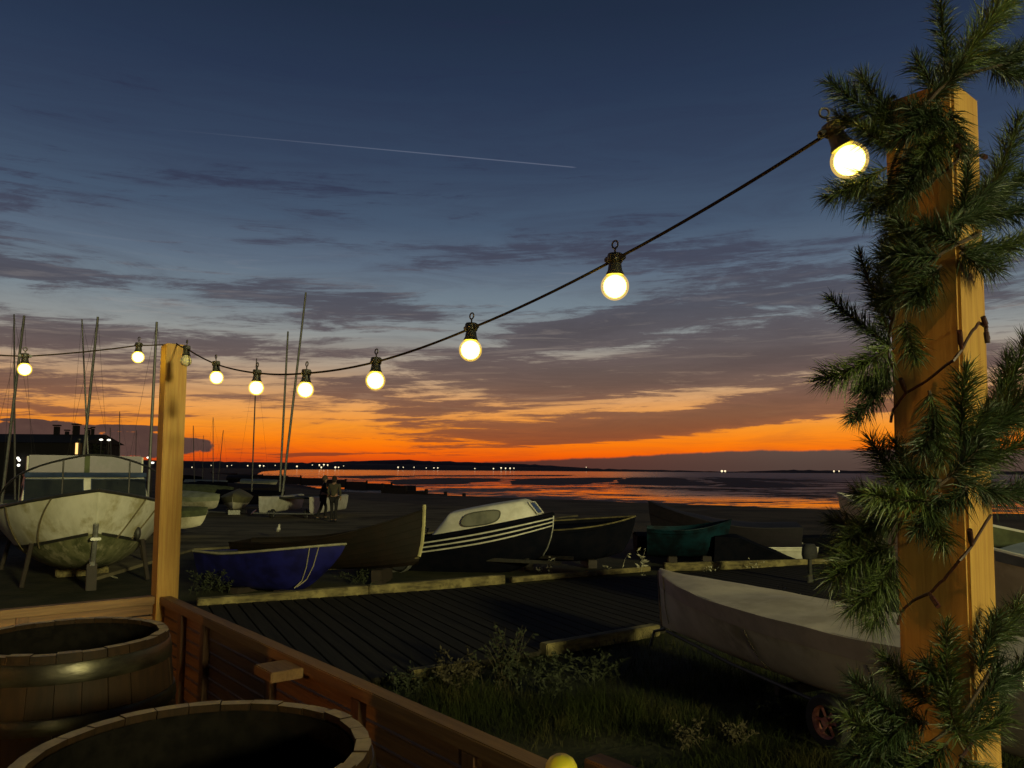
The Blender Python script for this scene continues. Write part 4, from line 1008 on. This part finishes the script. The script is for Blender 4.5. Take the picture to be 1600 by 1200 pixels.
# masts rising from boats parked behind the cruiser and along the hard standing
ML = [((5, 765), (38, 493), 24, .045, 'dinghy whose pale leaning mast stands at the far left', white_m),
      ((23, 700), (22, 491), 27, .03, 'dinghy with a thin dark upright mast at the far left', darkmetal_m),
      ((137, 700), (128, 499), 26, .03, 'dinghy with a thin mast leaning left behind the cruiser cabin', alu_m),
      ((132, 700), (153, 495), 24, .045, 'dinghy with a stout mast leaning right behind the cruiser cabin', alu_m),
      ((234, 720), (245, 503), 23, .045, 'dinghy with a tall mast just left of the far post', alu_m),
      ((395, 722), (401, 560), 40, .035, 'dinghy with a thin mast rising below the lowest bulb', darkmetal_m),
      ((303, 720), (302, 665), 60, .03, 'distant dinghy with a short mast right of the far post', darkmetal_m),
      ((333, 720), (333, 652), 60, .03, 'distant dinghy with the tallest of the three far masts', darkmetal_m),
      ((344, 720), (349, 672), 65, .03, 'distant dinghy with a leaning far mast', darkmetal_m),
      ((317, 722), (318, 680), 75, .025, 'farthest dinghy with a faint mast', darkmetal_m),
      ((187, 720), (187, 643), 55, .03, 'distant dinghy with a mast seen over the cruiser', darkmetal_m),
      ((174, 722), (172, 668), 62, .03, 'distant dinghy with a shorter mast over the cruiser', darkmetal_m),
      ((212, 722), (213, 672), 66, .03, 'distant dinghy with a mast beside the far post cloud', darkmetal_m)]
for b, t, Y, r, lb, mm in ML:
    P_ = at(b[0], b[1], Y)
    z = 0.
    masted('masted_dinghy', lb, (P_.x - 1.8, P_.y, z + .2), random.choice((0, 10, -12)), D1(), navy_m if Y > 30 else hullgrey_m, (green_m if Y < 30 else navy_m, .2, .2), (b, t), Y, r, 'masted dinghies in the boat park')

# ------------------------------------------------------------------ dark building at the left
def building():
    Y = 62; a = at(-90, 690, Y); b = at(128, 700, Y); rt = at(60, 674, Y).z
    w = b.x - a.x; root = thing('boathouse', 'long black boathouse with small chimneys behind the white cruiser', 'building', (a.x, Y, -.1))
    ev = rt - .8
    MB().box((w / 2, 3, ev / 2), (w, 6, ev)).build('wall', shed_m, root, smooth=False)
    MB().add([(-.3, -.3, ev), (w + .3, -.3, ev), (w + .3, 3, rt), (-.3, 3, rt), (-.3, 6.3, ev), (w + .3, 6.3, ev)], [(0, 1, 2, 3), (3, 2, 5, 4), (0, 3, 4), (1, 5, 2), (0, 4, 5, 1)]).build('roof', rooft_m, root, smooth=False)
    for px, h_, wd in ((53, .75, .35), (70, .35, .25), (85, .85, .4), (104, .5, .3), (112, .6, .2)):
        x = at(px, 700, Y).x - a.x
        MB().box((x, 3, rt + h_ / 2 - .1), (wd, wd, h_)).box((x, 3, rt + h_), (wd * 1.4, wd * 1.4, .1)).build('chimney', shed_m, root, smooth=False)
    for px, py, s in ((124, 701, (.25, .9)),):
        q = at(px, py, Y); MB().box((q.x - a.x, -.33, q.z + .1), (s[0], .05, s[1])).build('lit_window', mat('lit_window', (.8, .5, .2), emit=(1, .55, .18), es=1.6), root, smooth=False)
    for px, py in ((33, 716), (34, 727), (35, 719)):
        q = at(px, py, Y); MB().ball((q.x - a.x, -.4, q.z + .1), .11, 8).build('wall_lamp', mat('white_wall_lamp', (.8, .8, .7), emit=(1, .95, .8), es=2.2), root)
building()
# yard lamps seen over the cruiser
yl = mat('white_wall_lamp', (.8, .8, .7))
for px, py, lb in ((158, 687, 'left of the two small white lights over the cruiser screen'), (170, 687.5, 'right of the two small white lights over the cruiser screen'), (232, 715, 'small white light between the cruiser and the far post'), (238, 723, 'lower small white light beside the far post')):
    q = at(px, py, 58); root = thing('yard_lamp', lb, 'lamp', (q.x, q.y, 0), (0, 0, 0), 'small white yard lamps')
    MB().tube([(0, 0, 0), (0, 0, q.z)], .035, 6).build('pole', darkmetal_m, root)
    MB().ball((0, 0, q.z), .10, 8, sc=(1.5, 1, .7)).build('lamp_head', yl, root)
# small tree beside the boathouse
def tree():
    q = at(142, 712, 64); root = thing('tree', 'small dark bushy tree at the right end of the boathouse', 'tree', (q.x, q.y, 0))
    top = at(142, 683, 64).z
    MB().tube([(0, 0, 0), (.05, 0, top * .5), (0, .05, top * .85)], [.12, .08, .03], 6).tube([(.04, 0, top * .45), (.5, .1, top * .75)], [.05, .02], 5).tube([(.04, 0, top * .5), (-.5, .1, top * .78)], [.05, .02], 5).build('trunk', twig_m, root)
    mb = MB(); rnd = random.Random(4)
    for k in range(900):
        p = Vector((rnd.gauss(0, .42), rnd.gauss(0, .4), top * .74 + rnd.gauss(0, .42))); a = Vector((rnd.uniform(-1, 1), rnd.uniform(-1, 1), rnd.uniform(-1, 1))).normalized() * .10; b_ = a.orthogonal().normalized() * .06
        mb.add([p - a, p + b_, p + a, p - b_], [(0, 1, 2, 3)])
    mb.build('crown', mat('dark_foliage', (.03, .035, .015), (.015, .018, .01), rough=.9), root, smooth=False, merge=False)
tree()

# ------------------------------------------------------------------ groynes
def groyne(pts, label, h=.55):
    a = pts[0]; root = thing('groyne', label, 'groyne', (a.x, a.y, a.z - .6))
    for p, q in zip(pts, pts[1:]):
        d = q - p; L = math.hypot(d.x, d.y); ang = math.atan2(d.y, d.x); mb = MB(); m = (p + q) / 2
        mb.box((0, 0, 0), (L, .12, 1.6)); mb.build('plank_wall', groyne_m, root, loc=(m.x - a.x, m.y - a.y, p.z - a.z - .22), rot=(0, 0, ang))
        MB().box((0, 0, 0), (.28, .28, 2.0)).build('post', groyne_m, root, loc=(p.x - a.x, p.y - a.y, p.z - a.z + .1), rot=(0, 0, ang))
groyne([at(598, 762, 92), at(634, 766.5, 90), at(666, 771, 88), at(696, 775, 86), at(725, 778, 84), at(760, 784, 82)], 'nearest stepped timber groyne running down to the water behind the people')
groyne([at(440, 744.5, 175), at(470, 746.5, 170), at(505, 749, 165), at(540, 752, 160), at(573, 755, 155), at(612, 758, 150), at(650, 761, 146)], 'second timber groyne farther along the beach')
groyne([at(330, 739, 300), at(370, 741, 290), at(410, 742.5, 280), at(450, 744, 270)], 'farthest timber groyne at the left end of the water')
groyne([at(860, 789, 80), at(888, 790.5, 78), at(915, 793, 77)], 'short row of groyne timbers right of the cabin boat')

# ------------------------------------------------------------------ platform, kerbs, hard standing
def sheet(name, poly, m, z, kind='structure'):
    vs = [(p.x, p.y, z) for p in poly]; o = MB().add(vs, [tuple(range(len(vs)))]).build(name, m, smooth=False); tag(o, kind=kind); return o
hs = [onz(px, py, .0) for px, py in ((150, 905), (300, 860), (480, 848), (640, 838), (760, 822), (900, 806), (800, 797), (660, 789), (545, 781), (400, 776), (262, 778), (60, 790))]
vs = []
def hard():
    c = sum(hs, Vector()) / len(hs); out = []
    for p, q in zip(hs, hs[1:] + hs[:1]):
        for k in range(8):
            r = p.lerp(q, k / 8); n_ = noise.noise(r * .4) * .5; out.append(r + (r - c).normalized() * n_)
    n = len(out); MBx = MB().add([(p.x, p.y, .035) for p in out] + [(p.x, p.y, -.1) for p in out], [tuple(range(n))] + [(i, (i + 1) % n, n + (i + 1) % n, n + i) for i in range(n)])
    tag(MBx.build('hard_standing', concrete_m, smooth=False), kind='structure')
hard()
fa, fb = onz(330, 952), onz(1300, 884); na, nb_ = onz(600, 1068), onz(1030, 992)
dirf = (fb - fa).normalized()
def platform():
    pn = Vector((dirf.y, -dirf.x, 0)); ang = math.atan2(pn.y, pn.x)
    L = (fb - fa).length + 3.0; st = fa - dirf * 2.5; k = 0; x = 0; mb = MB()
    while x < L:
        p = st + dirf * x; # length until near edge line
        d = (nb_ - na).normalized(); nn = Vector((-d.y, d.x, 0)); den = pn.dot(nn); t = (na - p).dot(nn) / den
        t = min(max(t, .5), 6.5) + random.uniform(-.02, .02)
        mb.box((x + .095, t / 2 * -1, random.uniform(-.002, .002)), (.186, t, .05), bev=.004); x += .205; k += 1
    o = mb.build('boardwalk', wood('black_planks_y', (.034, .029, .021), (.015, .013, .010), 'y', rough=.85, knots=False, grain=30), loc=(st.x, st.y, .04), rot=(0, 0, math.atan2(dirf.y, dirf.x)))
    tag(o, kind='structure')
platform()
def kerb(p, q, w, h, label, n=1):
    d = (q - p); L = d.length / n; ang = math.atan2(d.y, d.x)
    for k in range(n):
        c = p + d * ((k + .5) / n)
        o = MB().box((0, 0, h / 2), (L - .012, w, h), bev=.012)
        # roughen the edges
        o.v = [(x + 0, y + noise.noise(Vector((x * 2, y * 9, k))) * .012, z + noise.noise(Vector((x * 2.5, y * 9, k + 5))) * .012) for x, y, z in o.v]
        tag(o.build('kerb_timber', kerb_m, loc=(c.x, c.y, .0), rot=(0, 0, ang + random.uniform(-.006, .006))), label[k] if isinstance(label, (list, tuple)) else label, 'kerb timber', 'timbers edging the black planks')
off = Vector((-dirf.y, dirf.x, 0)) * .07
kerb(fa - dirf * .2 + off, onz(790, 912) + off, .14, .16, ['weathered timber along the planks below the blue hull', 'weathered timber along the planks below the brown and cabin boats'], 2)
kerb(onz(800, 911) + off, onz(1018, 893) + off, .12, .10, 'low dark timber behind the planks between the cabin boat and the dinghy bow')
kerb(onz(1040, 893) + off, onz(1330, 884) + off, .13, .17, 'yellow green timber behind the dinghy bow')
kerb(onz(848, 1025), onz(1026, 992), .14, .14, 'short timber edging the planks at the dinghy bow')
kerb(onz(640, 1062), onz(742, 1046), .12, .10, 'low timber end half buried in grass by the fence')

# ------------------------------------------------------------------ people and gull
def skin_body(name, m, joints, edges, parent, root_i=0, sub=2):
    me = bpy.data.meshes.new(name); me.from_pydata([j[0] for j in joints], edges, []); o = bpy.data.objects.new(name, me); C.objects.link(o)
    me.materials.append(m); o.parent = parent
    sk = o.modifiers.new('skin', 'SKIN'); sk.use_smooth_shade = True
    if not me.skin_vertices: me.skin_vertices.new() if hasattr(me.skin_vertices, 'new') else None
    for i, v in enumerate(me.skin_vertices[0].data):
        r = joints[i][1]; v.radius = r if isinstance(r, tuple) else (r, r); v.use_root = (i == root_i)
    ss = o.modifiers.new('sub', 'SUBSURF'); ss.levels = sub; ss.render_levels = sub
    return o
def person(label, loc, rot, stride, coat, trous, hair, armb, lean=0., h=1.0):
    root = thing('person', label, 'person', loc, (0, 0, rot), None)
    s = stride; X = lambda z: lean * (z - .9)
    L = -.095; 
    J = [((X(.95), 0, .95), (.12, .15)), ((X(1.15), 0, 1.15), (.10, .13)), ((X(1.35), 0, 1.35), (.11, .16)), ((X(1.48), 0, 1.48), .06), ((X(1.53) + .01, 0, 1.53), .055), ((X(1.62) + .015, 0, 1.61), (.085, .07)), ((X(1.70) + .01, 0, 1.70), (.075, .065)),
         ((0, .10, .88), .085), ((.5 * s, .10, .50), .058), ((.35 * s, .10, .08), .04), ((.35 * s + .15, .10, .035), .035),
         ((0, -.10, .88), .085), ((-.3 * s, -.10, .49), .058), ((-.9 * s, -.10, .08), .04), ((-.9 * s + .15, -.10, .035), .035),
         ((X(1.42), .19, 1.42), .055), ((X(1.15) + armb[0], .25, 1.14), .042), ((armb[1], .22, armb[2]), .03), ((armb[1] + .03, .22, armb[2] - .09), .032),
         ((X(1.42), -.19, 1.42), .055), ((X(1.15) + armb[0] * .5, -.25, 1.14), .042), ((armb[1] * .6, -.22, armb[2]), .03), ((armb[1] * .6 + .03, -.22, armb[2] - .09), .032)]
    E = [(0, 1), (1, 2), (2, 3), (3, 4), (4, 5), (5, 6), (0, 7), (7, 8), (8, 9), (9, 10), (0, 11), (11, 12), (12, 13), (13, 14), (2, 15), (15, 16), (16, 17), (17, 18), (2, 19), (19, 20), (20, 21), (21, 22)]
    skin_body('body', skin_m, J, E, root)
    g_ = lambda i, k: (J[i][0], tuple(q * k for q in J[i][1]) if isinstance(J[i][1], tuple) else J[i][1] * k)
    ji = [0, 1, 2, 3, 15, 16, 17, 19, 20, 21]; m = {v: i for i, v in enumerate(ji)}
    skin_body('jacket', coat, [g_(i, 1.22 if i not in (17, 21) else 1.5) for i in ji], [(m[a], m[b]) for a, b in ((0, 1), (1, 2), (2, 3), (2, 15), (15, 16), (16, 17), (2, 19), (19, 20), (20, 21))], root)
    ti = [0, 7, 8, 9, 11, 12, 13]; m = {v: i for i, v in enumerate(ti)}
    skin_body('trousers', trous, [g_(i, 1.13 if i not in (9, 13) else 1.5) for i in ti], [(m[a], m[b]) for a, b in ((0, 7), (7, 8), (8, 9), (0, 11), (11, 12), (12, 13))], root)
    hx = X(1.66)
    MB().ball((hx - .012, 0, 1.675), .108, 14, sc=(1, .88, 1.05)).ball((hx - .05, 0, 1.60), .085, 12, sc=(.8, .95, 1.1)).build('hair', hair, root)
    MB().ball((hx + .115, 0, 1.625), .014, 8, sc=(1.2, .8, 1.6)).build('nose', skin_m, root)
    for sg in (-1, 1):
        MB().ball((hx + .098, sg * .032, 1.655), .011, 8).build('eye', cloth_dark, root)
        k = 9 if sg > 0 else 13; q = J[k][0]
        MB().ball((q[0] + .05, q[1], .045), .06, 12, sc=(2.2, .85, .75)).build('shoe', rubber_m, root)
        # five fingers on each hand
        hnd = J[18 if sg > 0 else 22][0]
        fm = MB()
        for i in range(4): fm.tube([(hnd[0] + .02 - .018 * i, hnd[1], hnd[2] - .01), (hnd[0] + .022 - .018 * i, hnd[1] - sg * .005, hnd[2] - .06 + .004 * abs(i - 1.3)), (hnd[0] + .02 - .018 * i, hnd[1] - sg * .02, hnd[2] - .085 + .006 * abs(i - 1.3))], [.009, .008, .006], 6)
        fm.tube([(hnd[0] + .025, hnd[1], hnd[2] + .02), (hnd[0] + .05, hnd[1], hnd[2] - .01), (hnd[0] + .055, hnd[1], hnd[2] - .04)], [.010, .009, .007], 6)
        fm.build('fingers', skin_m, root)
    return root
q1 = onz(504, 813); q2 = onz(521, 817)
person('person in dark clothes standing at the left of the pair, one leg forward', (q1.x, q1.y, .04), R(20), .28, cloth_dark, cloth_dark, hairf_m, (.02, .20, 1.05), lean=.10)
person('person seen from behind at the right of the pair in an olive jacket', (q2.x, q2.y, .04), R(80), .10, cloth_olive, cloth_dark, hair_m, (.0, .14, .98), lean=.02)
q = onz(434, 843); root = thing('gull', 'white gull standing on the concrete behind the blue hull', 'bird', (q.x, q.y, .035), (0, 0, R(-60)))
bd = [((-.14, 0, .20), .03), ((-.06, 0, .23), .06), ((.03, 0, .255), .065), ((.09, 0, .31), .04), ((.115, 0, .37), .034), ((.125, 0, .405), .036), ((.15, 0, .41), .02)]
skin_body('body', gull_m, bd, [(i, i + 1) for i in range(6)], root, 2)
for sg in (-1, 1):
    MB().ball((-.07, sg * .052, .25), .06, 10, sc=(2.1, .28, .75)).build('wing', gullgrey_m, root)
    MB().tube([(0, sg * .03, .2), (.0, sg * .03, .01), (.04, sg * .03, .005)], .006, 5).build('leg', dead_m, root)
MB().tube([(.16, 0, .41), (.205, 0, .40)], [.010, .004], 6).build('beak', yellow_m, root)

# ------------------------------------------------------------------ plants
def weed(label, px, py, hgt, n, spread, m, leafm, seed, leaf=.04, name='weed', leaves=14):
    q = onz(px, py); rnd = random.Random(seed); root = thing(name, label, 'plant', (q.x, q.y, 0))
    st = MB(); lf = MB()
    for k in range(n):
        a = rnd.uniform(0, 2 * PI); r = rnd.uniform(.1, 1) * spread; hh = hgt * rnd.uniform(.5, 1); b = Vector((rnd.gauss(0, .25) * spread, rnd.gauss(0, .25) * spread, 0)); e = b + Vector((math.cos(a) * r, math.sin(a) * r, hh))
        mid = b.lerp(e, .5) + Vector((-math.cos(a) * r * .15, -math.sin(a) * r * .15, hh * .08)); pts = [b, b.lerp(mid, .5), mid, mid.lerp(e, .5), e]
        st.tube(pts, [.004, .0035, .003, .0025, .0015], 4)
        for j in range(leaves):
            t = rnd.uniform(.1, 1); p = pts[min(3, int(t * 4))].lerp(pts[min(4, int(t * 4) + 1)], t * 4 % 1); d = Vector((rnd.gauss(0, 1), rnd.gauss(0, 1), rnd.gauss(.3, .6))).normalized(); w = d.orthogonal().normalized() * leaf * .22; l = leaf * rnd.uniform(.5, 1.2)
            lf.add([p, p + d * l * .5 + w, p + d * l, p + d * l * .5 - w], [(0, 1, 2, 3)])
    st.build('stems', m, root, merge=False); lf.build('leaves', leafm, root, smooth=False, merge=False); return root
weed('tall bushy weed with seed heads at the edge of the planks', 790, 1075, .62, 34, .30, dead_m, leaf_m, 1, .055)
weed('bushy green weed clump right of the tall one', 850, 1085, .38, 30, .40, leaf_m, leaf_m, 2, .05)
weed('dry straw coloured weed clump left of the tall one', 715, 1075, .34, 36, .36, dead_m, dead_m, 3, .05)
weed('dark leafy weed clump below the short timber end', 930, 1060, .30, 34, .5, leaf_m, leaf_m, 11, .05)
weed('low weed tuft against the fence', 640, 1085, .22, 26, .3, leaf_m, leaf_m, 12, .045)
weed('dark weeds in front of the blue hull, beside the far post', 335, 925, .45, 26, .6, leaf_m, leaf_m, 21, .06)
weed('dark weeds under the bow of the blue hull', 560, 912, .25, 18, .5, leaf_m, leaf_m, 22, .05)
weed('pale forked plant standing behind the timber near the dinghy bow', 996, 893, .52, 5, .34, pale_m, pale_m, 5, .11, leaves=5)
weed('small pale plant by the bow of the cabin boat', 860, 899, .42, 5, .16, dead_m, pale_m, 6, .09, leaves=6)
weed('small weed left of the bow plant', 843, 896, .2, 5, .12, leaf_m, pale_m, 7, .08, leaves=5)
weed('thin weeds growing beside the outboard stand', 1226, 950, .42, 6, .18, dead_m, pale_m, 8, .05, leaves=4)
weed('lone stalk weed in front of the outboard stand', 1250, 962, .36, 4, .12, dead_m, pale_m, 9, .05, leaves=5)
weed('weed patch along the timber below the teal boat', 1110, 898, .22, 8, .3, leaf_m, pale_m, 13, .06, leaves=4)
weed('pale stalks behind the timber by the navy covered dinghy', 1180, 893, .26, 7, .3, dead_m, pale_m, 14, .06, leaves=4)
weed('pale straw tuft in the grass right of the fence end', 1080, 1165, .18, 14, .22, dead_m, dead_m, 15, .04)
weed('straw tuft in front of the trolley wheel', 1150, 1160, .15, 14, .2, dead_m, dead_m, 16, .04)
weed('green tuft left of the trolley wheel', 1215, 1120, .16, 26, .2, leaf_m, leaf_m, 17, .04)
for (px, py, s_) in ((945, 888, 1), (955, 891, .7), (1085, 887, .8), (1100, 884, 1.2), (1160, 884, .8), (1173, 889, 1), (1250, 880, .8), (1305, 872, 1.), (175, 905, 1.2), (1005, 902, .8)):
    q = onz(px, py); mb = MB(); rnd = random.Random(px)
    mb.grid(lambda a, b: Vector(((a - .5) * .12 * s_, (b - .5) * .09 * s_, .02 + .03 * noise.noise(Vector((a * 3, b * 3, px))) + .03)), 5, 4)
    o = mb.build('litter_scrap', pale_m, smooth=False, loc=(q.x, q.y, .0), rot=(R(35), 0, rnd.uniform(0, 6))); tag(o, 'small pale scrap lying by the timber edging', 'litter', 'pale scraps along the timber edging')

def grass():
    rnd = random.Random(5); mb = MB()
    ok = 0
    while ok < 45000:
        px = rnd.uniform(420, 1650); py = rnd.uniform(985, 1330); q = onz(px, py)
        if q.y > 10.5 or q.y < 1.2: continue
        # keep off the platform and the terrace
        rel = Vector((q.x, q.y, 0)) - farpost
        if rel.dot(V) > -.08 and rel.dot(U) < 4: continue
        d = (nb_ - na).normalized(); nn = Vector((-d.y, d.x, 0))
        if (Vector((q.x, q.y, 0)) - na).dot(nn) > -.03 and px < 1060: continue
        n_ = noise.noise(Vector((q.x * 1.1, q.y * 1.1, 0)))
        if rnd.random() > .55 + n_ * .9: continue
        h = rnd.uniform(.05, .15) * (1 + n_ * 1.2) * (1.6 if rnd.random() < .04 else 1); a = rnd.uniform(0, 2 * PI); w = Vector((math.cos(a), math.sin(a), 0)) * rnd.uniform(.0016, .003)
        l = Vector((rnd.gauss(0, .5) * h, rnd.gauss(0, .5) * h, 0)); z0 = -.02
        b = Vector((q.x, q.y, z0)); m_ = b + l * .35 + Vector((0, 0, h * .6)); t = b + l + Vector((0, 0, h))
        mb.add([b - w, b + w, m_ + w * .7, m_ - w * .7, t], [(0, 1, 2, 3), (3, 2, 4)]); ok += 1
    tag(mb.build('grass', grass_m, smooth=False, merge=False), 'rough dark grass between the fence and the dinghy', 'grass', kind='stuff')
grass()

# ------------------------------------------------------------------ render settings
sc = bpy.context.scene
sc.view_settings.view_transform = 'Standard'; sc.view_settings.look = 'None'; sc.view_settings.exposure = 0; sc.view_settings.gamma = 1
sc.render.engine = 'CYCLES'; sc.cycles.max_bounces = 4; sc.cycles.diffuse_bounces = 2; sc.cycles.glossy_bounces = 2; sc.cycles.transmission_bounces = 2
sc.cycles.sample_clamp_indirect = 3; sc.cycles.caustics_reflective = False; sc.cycles.caustics_refractive = False
sc.cycles.use_denoising = True
bpy.context.scene.world.cycles.sampling_method = 'MANUAL'; bpy.context.scene.world.cycles.sample_map_resolution = 512
